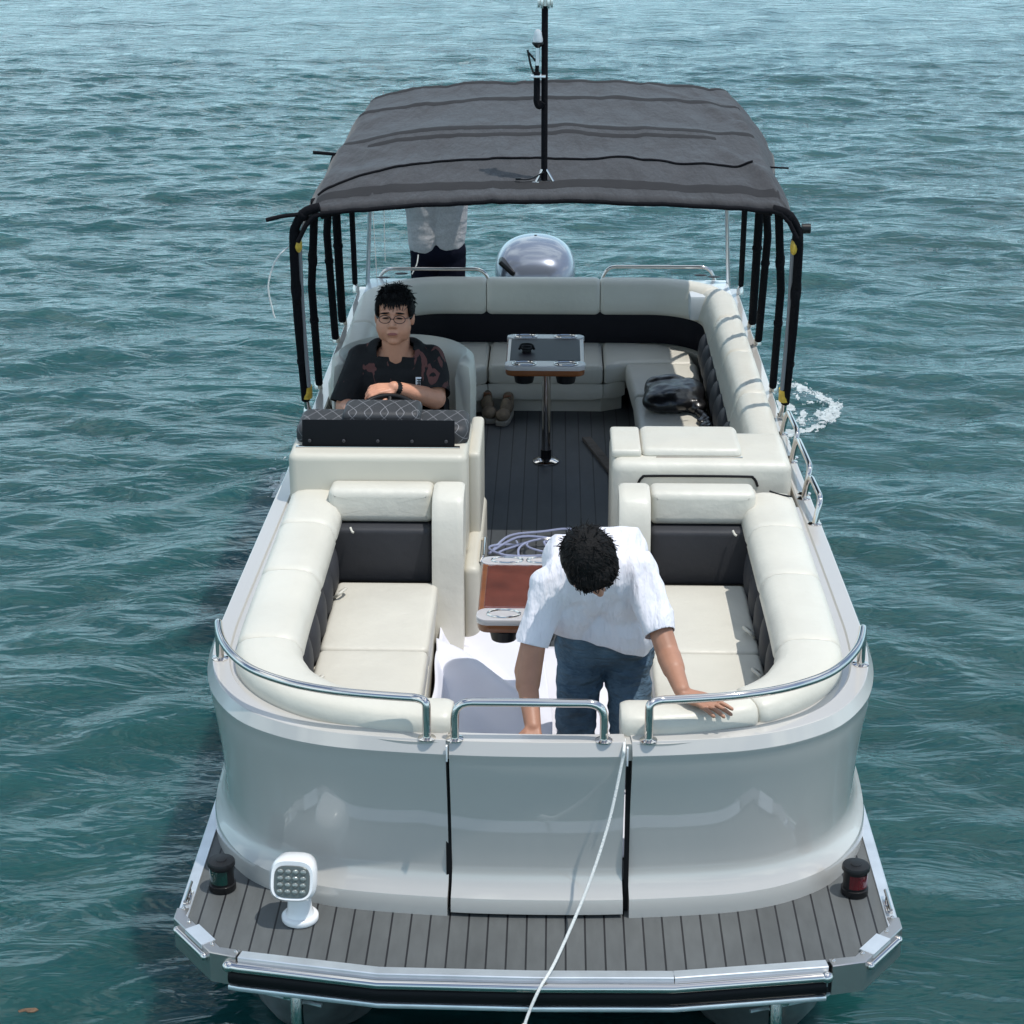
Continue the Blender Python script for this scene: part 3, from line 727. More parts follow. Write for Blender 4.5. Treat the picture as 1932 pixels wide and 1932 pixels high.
# ---- captain chair
mb = MB(); mb.lathe([(.001, .702), (.12, .702), (.11, .72), (.04, .73), (.04, 1.0), (.12, 1.01), (.001, 1.02)], (-.70, 9.62, 0), 20)
cc = sub('captain_chair', mb, chrome)
mb = MB(); mb.cushion(rect(-.98, -.42, 9.32, 9.86, .10), 1.02, 1.14, .045, .012); sub('chair_seat', mb, vinyl, cc)
arc = []
for a in np.linspace(-20, 200, 30): arc.append(Vector((-.69+.285*math.cos(R(a)), 9.62+.30*math.sin(R(a)))))
mb = MB(); mb.sweep(arc[::-1], [(0, 1.08), (.005, 1.46), (-.01, 1.54), (-.04, 1.56), (-.075, 1.53), (-.085, 1.42), (-.08, 1.08)], pil=.1); sub('chair_back', mb, vinyl, cc, sharp=70)

# ---- rear lounge: U of bolsters
r_o = .50
def upath():
    P = [Vector((C0-1.125, 9.75))]
    P += [Vector((C0-1.125+r_o-r_o*math.cos(a), 11.99-r_o+r_o*math.sin(a))) for a in np.linspace(0, math.pi/2, 14)]
    P += [Vector((C0+1.125-r_o+r_o*math.sin(a), 11.99-r_o+r_o*math.cos(a))) for a in np.linspace(0, math.pi/2, 14)]
    P += [Vector((C0+1.125, 8.80))]
    return densify(P, .05)
U = upath()[::-1]     # right bow -> stern -> left, outward normals point out
LU = plen(U)
mb = MB(); mb.sweep(offset(U, -.16), [(0, .702), (0, .80), (-.02, .98), (.10, 1.02), (.155, 1.24), (.155, .702)]); rl = sub('rear_lounge', mb, vinyl_base, sharp=40)
pr = [(0, 1.23), (0, 1.345), (-.012, 1.368), (-.035, 1.38), (-.09, 1.384), (-.125, 1.376), (-.15, 1.352), (-.168, 1.30), (-.190, 1.215), (-.185, 1.185), (-.15, 1.17), (-.05, 1.19)]
def s_u(pt): 
    d = 0; best = (9, 0)
    for i in range(1, len(U)):
        d += (U[i]-U[i-1]).length; e = (U[i]-Vector(pt)).length
        if e < best[0]: best = (e, d)
    return best[1]
cuts = [0, s_u((C0+1.125, 9.55)), s_u((C0+1.125, 10.30)), s_u((C0+1.125, 11.05)), s_u((C0+1.08, 11.7)), s_u((.372, 11.99)), s_u((-.322, 11.99)), s_u((C0-1.08, 11.7)), s_u((C0-1.125, 10.9)), LU]
for a, b in zip(cuts[:-1], cuts[1:]):
    seg = cutpath(U, a+.002, b-.002); L_ = plen(seg); fine = [seg[0]]+[cutpath(seg, 0, s_)[-1] for s_ in ([.004, .010, .018, .03]+list(np.arange(.06, L_-.04, .03))+[L_-.03, L_-.018, L_-.010, L_-.004, L_-1e-5])]
    sub('bolster', MB().sweep(fine, pr, pil=.13), vinyl, rl, sharp=75)
sub('backrest_band', MB().sweep(offset(U, -.145), [(0, 1.0), (0, 1.20), (-.02, 1.20), (-.035, 1.1), (-.03, 1.0)]), blackv, rl)
mb = MB(); y = 8.95
while y < 11.2: mb.ell((C0+.945, y+.12, 1.10), (.055, .145, .12), n=16, m=12); y += .24
sub('quilted_panel', mb, darkv, rl)
def seatp(o): sub('seat_cushion', MB().cushion(rpoly(o, .03), .885, 1.0, .03, .008), vinyl, rl)
seatp([(-.318, 11.30), (.366, 11.30), (.366, 11.84), (-.318, 11.84)])
seatp([(.372, 11.30), (.50, 11.37), (.92, 11.40), (.90, 11.62), (.74, 11.80), (.55, 11.84), (.372, 11.84)])
seatp([(-.324, 11.30), (-.324, 11.84), (-.55, 11.84), (-.78, 11.74), (-.90, 11.5), (-.92, 11.05), (-.52, 11.10), (-.45, 11.2)])
seatp([(.53, 10.72), (.93, 10.72), (.93, 11.39), (.50, 11.365)]); seatp([(.53, 8.90), (.93, 8.90), (.93, 10.712), (.53, 10.712)])
seatp([(-.92, 10.15), (-.52, 10.15), (-.52, 11.09), (-.92, 11.04)])
def facep(pts):  # upholstered vertical fronts under the seats
    mb = MB()
    prf = [(0, .785), (.006, .82), (.004, .86), (0, .888), (-.03, .888), (-.03, .785)]
    mb.sweep(densify(pts, .06), prf, pil=.2); sub('seat_front', mb, vinyl, rl)
    mb = MB(); mb.sweep(offset(densify(pts, .06), -.035), [(0, .702), (0, .784), (-.02, .784), (-.02, .702)]); sub('toe_kick', mb, vinyl_base, rl)
facep([(-.318, 11.315), (.366, 11.315)]); facep([(.372, 11.315), (.50, 11.385)]); facep([(-.53, 10.2), (-.53, 11.10), (-.46, 11.21), (-.324, 11.315)][::1]); facep([(.545, 11.36), (.545, 8.92)])
mb = MB()
for s_ in (-1, 1):
    mb.box(*sorted((C0+s_*.86, C0+s_*1.12)), 11.60, 12.03, 1.20, 1.352, .02)
subs('corner_shelf', mb, gelw, rl)
mb = MB()
for x, y in ((-.985, 11.90), (-.88, 12.0), (.98, 12.0), (1.06, 11.96)): mb.ell((x, y, 1.386), (.042, .026, .004), n=20, m=6)
subs('cup_holder', mb, blackp, rl)
# forward end of the rear lounge with its loose pad
mb = MB(); mb.cushion(rect(C0+.308, C0+1.12, 8.375, 8.84, .045), .702, 1.408, .045, .004); hb = sub('lounge_end', mb, vinyl)
mb = MB(); mb.cushion(rect(.474, .930, 8.46, 8.815, .035), 1.40, 1.445, .03, .008); sub('loose_pad', mb, vinyl, hb)
mb = MB(); mb.box(.54, .93, 8.44, 8.452, 1.408, 1.414, .001); sub('hinge_strip', mb, chrome, hb)
mb = MB(); mb.box(C0+.308, .474, 8.45, 8.80, 1.40, 1.442, .018, seg=3); sub('end_pad', mb, vinyl, hb)
mb = MB(); mb.cushion(rect(.47, .985, 8.19, 8.37, .03), 1.0, 1.30, .02, .0); sub('storage_lid', mb, vinyl, hb)
mb = MB(); mb.tube([(.455, 8.372, 1.30), (.475, 8.372, 1.338), (.53, 8.372, 1.346), (.92, 8.372, 1.346), (.975, 8.372, 1.338), (.995, 8.372, 1.30)], .006, 8); sub('lid_gasket', mb, rubber, hb)
mb = MB(); mb.box(C0+1.04, C0+1.10, 8.22, 8.36, .702, 1.12, .02); sub('side_locker', mb, darkv, hb)
mb = MB(); mb.tube([(1.03, 8.20, 1.34), (1.07, 8.165, 1.338), (1.12, 8.145, 1.335)], .004, 6)
tag(mb.build('black_strip', blackp), 'thin black strip lying on the end of the right front bolster', 'strip')

# ---- bimini canopy
CY = [9.12, 9.16, 9.6, 10.3, 11.2, 11.84, 11.88]
def canopy_z(u, y):
    """u in -1..1 across, y along"""
    cz = np.interp(y, [9.12, 9.2, 9.6, 10.3, 11.2, 11.84], [2.455, 2.468, 2.54, 2.585, 2.605, 2.60])
    sag = 0
    for a, b in ((9.62, 10.3), (10.34, 11.2), (11.2, 11.84)):
        if a < y < b: sag = -.022*math.sin(math.pi*(y-a)/(b-a))
    au = abs(u)
    t = min(1, max(0, (y-9.2)/1.5)); drop = (.085+.03*t if u < 0 else .055)*au**2.2+(.14*max(0, (au-.90)/.10)**2)
    return cz+sag*(1-.3*au)-drop
def canopy():
    nu, nv = 120, 100; v = []; f = []
    for j in range(nv+1):
        y = 9.12+(11.88-9.12)*j/nv
        hw = 1.185-.05*(y-9.12)/2.7
        for i in range(nu+1):
            u = -1+2*i/nu; x = C0+.005+u*hw; z = canopy_z(u, y)
            # cross folds and small puckers
            p = Vector((x*1.6, y*.8, 0)); 
            z += .0035*noise.noise(Vector((x*20, y*2.2, 5)))*(.4+abs(math.sin(y*3.3))) + .014*noise.noise(p*2.2)+.009*noise.noise(Vector((x*8, y*1.5, 3)))*min(1, (y-9.12)*6)
            for (xa, ya, xb, yb, am, wd) in ((.90, 10.0, 1.13, 9.32, .028, .035), (.95, 11.0, 1.12, 10.45, .022, .04), (.60, 11.75, 1.0, 11.25, .014, .04), (-.75, 9.95, -1.02, 10.25, .012, .04)):
                dx, dy = xb-xa, yb-ya; tt = max(0, min(1, ((x-xa)*dx+(y-ya)*dy)/(dx*dx+dy*dy))); dd = math.hypot(x-xa-dx*tt, y-ya-dy*tt)
                z += am*math.exp(-(dd/wd)**2)*math.sin(math.pi*(.15+.7*tt))
            if u > .6: z += .03*max(0, (u-.6)/.4)*noise.noise(Vector((x*6, y*4.5, 7)))
            if u < -.7: z += .012*noise.noise(Vector((x*6, y*4.5, 9)))
            yy = y
            if j == nv or j == 0: z -= .012
            if u > .95 and 10.1 < y: x += .05*min(1, (y-10.1)*2)*((u-.95)/.05)
            v.append((x, yy+.03*abs(u)**4*(1 if j < 4 else 0), z))
    W = nu+1
    for j in range(nv):
        for i in range(nu): f.append((j*W+i, j*W+i+1, (j+1)*W+i+1, (j+1)*W+i))
    o = MB().add(v, f).build('canopy', canv, boat, sharp=80)
    so_ = o.modifiers.new('t', 'SOLIDIFY'); so_.thickness = .004; so_.offset = -1
    def strip(y0, y1, u0, u1, m, name, lift=.0025):
        vv = []; ff = []; nn = 100
        me = o.data
        def z_at(u, y):
            j = (y-9.12)/(11.88-9.12)*nv; i = (u+1)/2*nu; j0 = min(int(j), nv-1); i0 = min(int(i), nu-1)
            a = Vector(v[j0*W+i0]); b = Vector(v[j0*W+i0+1]); c = Vector(v[(j0+1)*W+i0]); d_ = Vector(v[(j0+1)*W+i0+1]); s_ = i-i0; t = j-j0
            return (a*(1-s_)+b*s_)*(1-t)+(c*(1-s_)+d_*s_)*t
        for k in range(nn+1):
            u = u0+(u1-u0)*k/nn
            for q in range(4): p = z_at(u, y0+(y1-y0)*q/3); vv.append((p.x, p.y, p.z+lift*(1 if 0 < q < 3 else .35)))
        for k in range(nn):
            for q in range(3): ff.append((k*4+q, k*4+q+1, k*4+q+5, k*4+q+4))
        MB().add(vv, ff).build(name, m, o)
        return z_at
    strip(11.12, 11.20, -.93, .93, canvseam, 'seam_tape'); strip(11.78, 11.86, -.93, .93, canvseam, 'seam_tape')
    strip(10.16, 10.22, -.80, .74, canvseam, 'seam_tape'); za = strip(10.28, 10.38, -.92, .92, canvseam, 'seam_tape')
    strip(9.24, 9.34, -.93, .93, canvseam, 'seam_tape')
    # zip with a wavering black lip
    pts = []
    for k in range(90):
        u = -.93+1.78*k/89; y = 9.62-.28*max(0, (-u-.45)/.5)**1.6+.012*noise.noise(Vector((u*9, 1, 2)))
        p = za(u, y); pts.append((p.x, p.y, p.z+.006+.003*noise.noise(Vector((u*25, 5, 2)))))
    MB().tube(pts, .006, 6, smooth=False).build('zip', blackf, o)
    # front hem over the tube
    pts = []
    for k in range(60): u = -.99+1.98*k/59; p = za(u, 9.13); pts.append((p.x, 9.125, p.z-.016))
    MB().tube(pts, .011, 10, smooth=False).build('front_hem', blackf, o)
    return o, za
can, za = canopy()
def pole(pts, r=.019, name='canopy_pole', m=blackf, smooth=False, parent=boat, lumps=0):
    mb = MB(); mb.tube(pts, r, 12, smooth=smooth)
    P = [Vector(p) for p in pts]
    for k in range(lumps):
        t = (k+1)/(lumps+1); i = min(int(t*(len(P)-1)), len(P)-2); q = P[i]+(P[i+1]-P[i])*(t*(len(P)-1)-i)
        mb.ell(q, (r*1.22, r*1.22, .03+.03*((k*7)%3)), n=12, m=8)
    return mb.build(name, m, parent)
for s_ in (-1, 1):
    X = lambda x: C0+s_*x
    # front hoop shoulder and post
    pole([(X(1.06), 9.14, 2.40), (X(1.13), 9.14, 2.375), (X(1.18), 9.16, 2.30), (X(1.195), 9.18, 2.20), (X(1.20), 9.26, 1.85), (X(1.20), 9.38, 1.52), (X(1.20), 9.44, 1.36)], .022, smooth=True, lumps=4)
    mb = MB(); mb.tube([(X(1.20), 9.43, 1.42), (X(1.195), 9.475, 1.27)], .014, 12, smooth=False); mb.box(*sorted((X(1.17), X(1.22))), 9.45, 9.51, 1.27, 1.285, .003); sub('pole_foot', mb, chrome)
    # second hoop
    pole([(X(1.20), 10.82, 1.30), (X(1.185), 10.45, 1.98), (X(1.14), 10.30, 2.32), (X(1.05), 10.3, 2.42)], .021, lumps=3)
    # rear hoop
    pole([(X(1.20), 11.98, 1.33), (X(1.15), 11.42, 2.0), (X(1.05), 10.98, 2.42)], .017, lumps=1)
    pole([(X(1.20), 11.20, 1.30), (X(1.17), 10.78, 2.06), (X(1.08), 10.55, 2.38)], .024, lumps=2)
    pole([(X(1.19), 9.92, 1.30), (X(1.17), 9.60, 1.9), (X(1.11), 9.36, 2.385)], .020, lumps=2)
    pole([(X(1.12), 11.96, 1.32), (X(1.04), 11.7, 2.42)], .013, m=alu, name='canopy_strut')
    # bright strap beside the post and its yellow tape
    mb = MB(); mb.tube([(X(1.165), 9.17, 2.25), (X(1.175), 9.27, 1.85), (X(1.172), 9.37, 1.45)], .010, 8); sub('strap', mb, cord)
    mb = MB(); mb.tube([(X(1.19), 9.42, 1.44), (X(1.192), 9.435, 1.375)], .027, 12, smooth=False); mb.ell((X(1.17), 9.165, 2.215), (.018, .02, .04), n=12, m=8); subs('yellow_tape', mb, yellow, boat)
    # inner arch tubes
    for yy in (9.16, 10.3, 11.2, 11.84):
        mb = MB(); mb.tube([(C0+u*1.14*s_, yy, canopy_z(s_*u, yy)-.028) for u in np.linspace(.0, .93, 12)], .012, 10, smooth=False); sub('canopy_arch', mb, blackf)
    for y0 in (9.47, 10.83, 11.22, 11.99, 9.93):
        mb = MB(); mb.lathe([(.001, 1.27), (.024, 1.27), (.022, 1.30), (.012, 1.325), (.001, 1.33)], (X(1.197), y0, 0), 14); sub('deck_socket', mb, chrome)
# loose ends sticking out of the front corner
mb = MB(); mb.tube([(-1.12, 9.14, 2.365), (-1.20, 9.12, 2.36), (-1.28, 9.10, 2.345)], .010, 8); mb.tube([(-1.00, 10.25, 2.44), (-1.19, 10.25, 2.455)], .009, 8); mb.tube([(1.12, 9.98, 2.44), (1.26, 10.05, 2.42)], .005, 8)
subs('loose_strap', mb, blackf, boat)
mb = MB(); mb.lathe([(.001, -.02), (.024, -.02), (.024, .02), (.001, .02)], (1.255, 9.18, 2.30), 16, Matrix.Rotation(R(90), 3, 'Y')); sub('clamp_knob', mb, blackp)
# ---- mast and anchor light
mb = MB(); mb.tube([(.021, 9.36, 2.475), (.019, 9.36, 3.45)], .0155, 14, smooth=False); mast = sub('mast', mb, blackf)
mb = MB(); mb.tube([(.021, 9.36, 3.30), (.021, 9.36, 3.33)], .026, 14, smooth=False)
for a in range(0, 360, 60): mb.box(.021+.03*math.cos(R(a))-.006, .021+.03*math.cos(R(a))+.006, 9.36+.03*math.sin(R(a))-.006, 9.36+.03*math.sin(R(a))+.006, 3.29, 3.335, .001)
sub('mast_collar', mb, chrome, mast)
mb = MB()
for dx, dy in ((-.04, -.03), (.045, -.02), (.0, .05), (-.02, .04)): mb.box(.02+dx-.016, .02+dx+.016, 9.36+dy-.012, 9.36+dy+.012, 2.475, 2.487, .003); mb.tube([(.02+dx, 9.36+dy, 2.485), (.02+dx*.25, 9.36+dy*.25, 2.54)], .006, 8, smooth=False)
sub('mast_foot', mb, chrome, mast)
mb = MB(); mb.tube([(.02, 9.345, 2.53), (-.045, 9.33, 2.50), (-.10, 9.33, 2.497)], .004, 6); mb.box(-.115, -.09, 9.32, 9.335, 2.494, 2.505, .002); sub('cable', mb, blackp, mast)
mb = MB(); mb.tube([(.012, 9.34, 2.86), (-.004, 9.34, 2.84), (-.016, 9.34, 2.86), (-.016, 9.34, 2.90), (-.016, 9.34, 3.0)], .015, 12); mb.tube([(-.016, 9.34, 3.0), (-.012, 9.34, 3.13)], .009, 12, smooth=False)
sub('light_bracket', mb, [blackf], mast)
mb = MB(); mb.tube([(-.015, 9.34, 3.03), (-.013, 9.34, 3.11)], .0095, 12, smooth=False); sub('light_staff', mb, alu, mast)
mb = MB(); mb.box(-.045, .025, 9.32, 9.36, 2.975, 2.985, .002); sub('clamp_plate', mb, alu, mast)
mb = MB(); mb.lathe([(.001, 3.11), (.010, 3.11), (.027, 3.128), (.027, 3.136), (.001, 3.138)], (-.012, 9.34, 0), 18); sub('light_base', mb, blackp, mast)
mb = MB(); mb.lathe([(.001, 3.137), (.022, 3.137), (.024, 3.15), (.018, 3.172), (.019, 3.178), (.012, 3.192), (.001, 3.195)], (-.012, 9.34, 0), 18); sub('anchor_light', mb, lensm, mast)
mb = MB(); mb.tube([(-.03, 9.34, 2.99), (-.045, 9.34, 3.03), (-.06, 9.34, 3.10), (-.052, 9.34, 3.085), (-.022, 9.34, 3.05)], .005, 8, smooth=False); sub('lever', mb, blackp, mast)

# ---- outboard motor
def motor():
    v = []; f = []; N = 32
    st = [(1.08, .22, .26, 12.72, 3.4), (1.16, .258, .30, 12.72, 3.2), (1.24, .270, .31, 12.72, 3), (1.31, .262, .30, 12.73, 2.8), (1.37, .232, .27, 12.75, 2.5), (1.41, .185, .22, 12.78, 2.3), (1.438, .11, .14, 12.82, 2.1), (1.445, .01, .02, 12.84, 2)]
    for z, rx, ry, yc, e in st:
        for k in range(N):
            a = 2*math.pi*k/N; c = math.cos(a); s_ = math.sin(a)
            v.append((-.055+rx*abs(c)**(2/e)*math.copysign(1, c), yc+ry*abs(s_)**(2/e)*math.copysign(1, s_), z))
    for i in range(len(st)-1):
        for k in range(N): f.append((i*N+k, i*N+(k+1) % N, (i+1)*N+(k+1) % N, (i+1)*N+k))
    f.append(tuple(range(N))); o = MB().add(v, f).build('outboard_motor', motorm, boat, sharp=80)
    sb = o.modifiers.new('s', 'SUBSURF'); sb.levels = 1; sb.render_levels = 2
    mb = MB(); mb.box(-.13, .03, 12.60, 12.86, .1, 1.12, .04); mb.box(-.11, .01, 12.2, 12.65, .75, .95, .02); mb.box(-.07, -.04, 12.55, 12.9, -.5, .12, .01); sub('motor_leg', mb, motorm, o)
    mb = MB(); mb.box(-.30, -.17, 12.425, 12.56, 1.30, 1.335, .016, rot=Matrix.Rotation(R(42), 3, 'Y')); sub('air_intake', mb, blackp, o)
    mb = MB()
    for k in (-1, 1): mb.tube([(-.055+k*.06, 12.50, 1.36), (-.055+k*.075, 12.455, 1.28), (-.055+k*.085, 12.435, 1.18)], .012, 8)
    subs('cowling_rib', mb, motorm, o)
motor()

# ================================================================== THINGS ON BOARD
def table(name, x0, x1, y0, y1, z, px, py, label, top, tint):
    r = empty(name, (px, py, .70), label, 'table', 'pedestal tables on the boat')
    m2 = MB(); m2.cushion(rect(x0, x1, y0, y1, .045, 6), z-.055, z, .008, 0, rb=.014); sub('table_top', m2, woodedge, r)
    m2 = MB(); m2.cushion(rect(x0+.022, x1-.022, y0+.115, y1-.085, .02), z-.004, z+.0025, .002, 0); sub('inlay', m2, top, r)
    m2 = MB(); m2.cushion(rect(x0-.004, x1+.004, y0-.002, y0+.112, .045, 6), z-.02, z+.004, .003, 0); m2.cushion(rect(x0-.004, x1+.004, y1-.083, y1+.003, .04, 6), z-.02, z+.004, .003, 0); subs('plastic_wrap', m2, wrap, r)
    m2 = MB()
    for cx in (x0+.10, x1-.10):
        for cy, ry in ((y0+.055, .036), (y1-.042, .03)):
            m2.tube([(cx+.062*math.cos(a), cy+ry*math.sin(a), z+.006) for a in np.linspace(0, 2*math.pi, 24, endpoint=False)], .005, 8, closed=True, smooth=False)
    subs('cup_ring', m2, chrome, r)
    m2 = MB()
    for cx in (x0+.10, x1-.10): m2.lathe([(.001, z-.10), (.048, z-.10), (.058, z-.056), (.001, z-.056)], (cx, y0+.065, 0), 20)
    subs('cup_well', m2, blackp, r)
    m2 = MB(); m2.lathe([(.001, .702), (.075, .702), (.074, .710), (.05, .722), (.001, .724)], (px, py, 0), 28); m2.tube([(px, py, .77), (px, py, z-.06)], .025, 18, smooth=False); sub('pedestal', m2, chrome, r)
    m2 = MB(); m2.tube([(px, py, .715), (px, py, .775)], .03, 18, smooth=False); sub('pedestal_collar', m2, blackp, r)
    return r
darktop = mat('dark glossy inlay', (.022, .015, .019), .45, spec=.15)
table('table', -.185, .238, 10.06, 10.70, 1.355, .033, 10.42, 'narrow pedestal table with dark glossy top by the curved rear seat', darktop, 0)
table('table', -.208, .135, 6.80, 7.44, 1.32, -.02, 7.12, 'red wood pedestal table with plastic film beside the man in white', wood, 0)
# small dark thing on the rear table
mb = MB(); mb.ell((-.075, 10.36, 1.375), (.035, .02, .016), n=12, m=8); mb.tube([(-.115, 10.35, 1.372), (-.10, 10.38, 1.39), (-.05, 10.38, 1.39), (-.035, 10.35, 1.372)], .007, 8); mb.box(-.10, -.05, 10.33, 10.36, 1.359, 1.37, .003)
tag(mb.build('sunglasses', blackp), 'small black folded sunglasses lying on the rear table', 'sunglasses')
# shoes
def shoe(x, y, rz, lab):
    r = empty('shoe', (x, y, .702), lab, 'shoe', 'shoes on the cockpit floor')
    T = Matrix.Translation((x, y, .702)) @ Matrix.Rotation(R(rz), 4, 'Z')
    def outl(k): return [(k*w_*.9, l) for w_, l in ((.030, -.13), (.042, -.11), (.048, -.05), (.042, .02), (.040, .08), (.033, .12), (.02, .135))]+[(-k*w_*.9, l) for w_, l in ((.02, .135), (.033, .12), (.038, .08), (.038, .02), (.044, -.05), (.04, -.11), (.03, -.13))]
    m2 = MB(); m2.cushion(outl(1.0), 0, .03, .006, 0, M=T); sub('sole', m2, solem, r)
    m2 = MB(); m2.ell((0, -.06, .05), (.043, .075, .035)); m2.ell((0, .06, .065), (.040, .075, .045)); m2.cap((0, .09, .06), (0, .10, .11), .036, .034); m2.cap((0, -.02, .06), (0, .03, .10), .03, .026)
    o = m2.build('upper', shoem, r); o.data.transform(T) if False else None
    o.data.transform(Matrix.Translation((x, y, .702)+Vector((0, 0, 0))) if False else Matrix.Identity(4))
    # shapes above were in local space: move them under the empty
    o.data.transform(Matrix.Translation(Vector((x, y, .702)))); o.data.transform(Matrix.Rotation(R(rz), 4, 'Z'))
    m3 = MB()
    for k in range(4): m3.tube([Vector((-.022, .01+k*.02, .098+.006*k)), Vector((.022, .018+k*.02, .098+.006*k))], .005, 6, smooth=False)
    m3.ell((0, .085, .128), (.026, .035, .006))
    l = m3.build('lace', woodedge, r); l.data.transform(Matrix.Translation(Vector((x, y, .702)))); l.data.transform(Matrix.Rotation(R(rz), 4, 'Z'))
shoe(-.315, 11.22, 8, 'left tan lace-up shoe of the pair on the shaded floor')
shoe(-.215, 11.17, -10, 'right tan lace-up shoe, nearer the table pedestal')
# board on the floor
mb = MB(); a = Vector((.24, 10.80)); b = Vector((.40, 10.12)); d = (b-a).normalized(); nn = Vector((-d.y, d.x))
mb.cushion([tuple(a), tuple(b), tuple(b+nn*.055), tuple(a+nn*.05)], .702, .722, .002, 0)
tag(mb.build('board', plankm), 'short weathered board lying on the shaded floor by the lounge corner', 'board')
# black bag and its strap on the right seat
mb = MB()
for c, r_ in (((.74, 10.50, 1.065), (.17, .20, .075)), ((.66, 10.42, 1.06), (.10, .12, .06)), ((.83, 10.55, 1.07), (.09, .16, .07)), ((.72, 10.66, 1.08), (.13, .08, .06)), ((.86, 10.40, 1.04), (.06, .08, .045))): mb.ell(c, r_)
mb.box(.585, .88, 10.34, 10.68, 1.015, 1.10, .03)
bag = mb.build('bag', bagm); voxel(bag, .009, 4, lambda p: .010*noise.noise(p*9)+.002*noise.noise(p*30)); tag(bag, 'glossy black bag lying on the right rear seat', 'bag')
bag.location = (0, 0, 0)
mb = MB(); mb.tube([(.86, 10.33, 1.03), (.90, 10.22, 1.03), (.91, 10.12, 1.02), (.89, 10.05, 1.02)], .02, 8); mb.ell((.90, 10.08, 1.025), (.045, .06, .02)); mb.ell((.88, 10.2, 1.02), (.03, .05, .018))
stp = mb.build('bag_strap', bagm, bag); voxel(stp, .006, 2, lambda p: .008*noise.noise(p*40))
# white foam sheets on the bow floor
def sheet(name, x0, x1, y0, y1, fn, label, m=foamm, n=60, th=.004):
    v = []; f = []
    for j in range(n+1):
        for i in range(n+1):
            s_ = i/n; t = j/n; x = x0+(x1-x0)*s_; y = y0+(y1-y0)*t; v.append(fn(x, y, s_, t))
    for j in range(n):
        for i in range(n): f.append((j*(n+1)+i, j*(n+1)+i+1, (j+1)*(n+1)+i+1, (j+1)*(n+1)+i))
    o = MB().add(v, f).build(name, m, sharp=80); so_ = o.modifiers.new('t', 'SOLIDIFY'); so_.thickness = th
    return tag(o, label, 'foam sheet')
def f1(x, y, s_, t):
    z = .712+.012*noise.noise(Vector((x*4, y*3, 0)))+.13*max(0, (.12-s_)/.12)**1.5
    return (x+.02*noise.noise(Vector((x*3, y*3, 4))), y, z)
sheet('foam_sheet', -.405, .41, 6.12, 7.9, f1, 'flat white foam sheet spread over the bow floor')
def f2(x, y, s_, t):
    # large curled sheet: a rolling wave rising towards the back left
    e = (x+.40)*.9+(y-7.3)*.55
    z = .74+.20*math.exp(-((e-.12-.12*math.sin(t*4))/.14)**2)*(.3+.7*t)+.05*math.sin(t*6+s_*3)+.015*noise.noise(Vector((x*3, y*2.5, 1)))+.10*max(0, t-.75)
    return (x+.03*math.sin(t*5), y+.04*math.sin(s_*6), z)
sheet('foam_sheet', -.41, .05, 6.40, 8.25, f2, 'curled white foam sheet rising under the red wood table')
def f3(x, y, s_, t):
    z = .74+.05*math.sin(s_*4+t*3)+.02*noise.noise(Vector((x*4, y*4, 8)))
    return (x, y, z)
sheet('foam_sheet', .12, .42, 6.55, 7.75, f3, 'wrinkled white foam sheet between the bending man and right seat')
# plastic strap loops on the floor
mb = MB(); pts = []
for k in range(70):
    t = k/69*6.28*3.2; pts.append((-.06+.16*math.cos(t*.5)*.9+.05*math.sin(t*1.7)+.05*k/69, 9.02+.09*math.sin(t)+.04*math.cos(t*.6), .715+.03*abs(math.sin(t*.8))))
mb.tube(pts, .006, 6)
mb.tube([(-.22, 9.03, .72), (-.14, 9.20, .73), (.02, 9.26, .73), (.16, 9.30, .73), (.25, 9.22, .72)], .006, 6)
mb.tube([(-.24, 8.98, .72), (-.10, 9.10, .76), (.06, 9.12, .75), (.24, 9.10, .72)], .006, 6)
tag(mb.build('plastic_strap', strapm), 'tangled clear blue plastic strap on the floor behind the front table', 'strap')
# mooring rope
mb = MB(); rp_ = [(.322, 5.95, 1.262), (.318, 5.872, 1.262), (.312, 5.865, 1.22), (.27, 5.80, 1.03), (.20, 5.70, .84), (.10, 5.56, .655), (.045, 5.485, .59), (.01, 5.45, .52), (-.012, 5.42, .46)]
mb.tube(rp_, .0054, 10); mb.ell((-.004, 5.43, .475), (.014, .014, .016)); mb.tube([(-.02, 5.42, .45), (-.03, 5.41, .44), (-.02, 5.40, .42), (-.005, 5.41, .43)], .008, 8)
tag(mb.build('mooring_rope', rope_m), 'thin white mooring rope hanging from the gate down over the bow platform', 'rope')
mb = MB(); mb.tube([(-1.19, 9.18, 2.20), (-1.25, 9.16, 2.14), (-1.29, 9.15, 2.02), (-1.275, 9.15, 1.90), (-1.265, 9.15, 1.86)], .004, 6)
tag(mb.build('cord', rope_m), 'thin pale cord dangling outside the left front canopy post', 'cord')
mb = MB(); mb.tube([(-1.03, 11.9, 2.50), (-1.05, 12.0, 1.9), (-1.04, 12.05, 1.35)], .0025, 6); mb.tube([(-.96, 11.9, 2.52), (-.98, 12.0, 1.9), (-.985, 12.05, 1.45)], .0025, 6)
tag(mb.build('cord', rope_m), 'pair of thin pale cords hanging at the stern beside the standing man', 'cord')

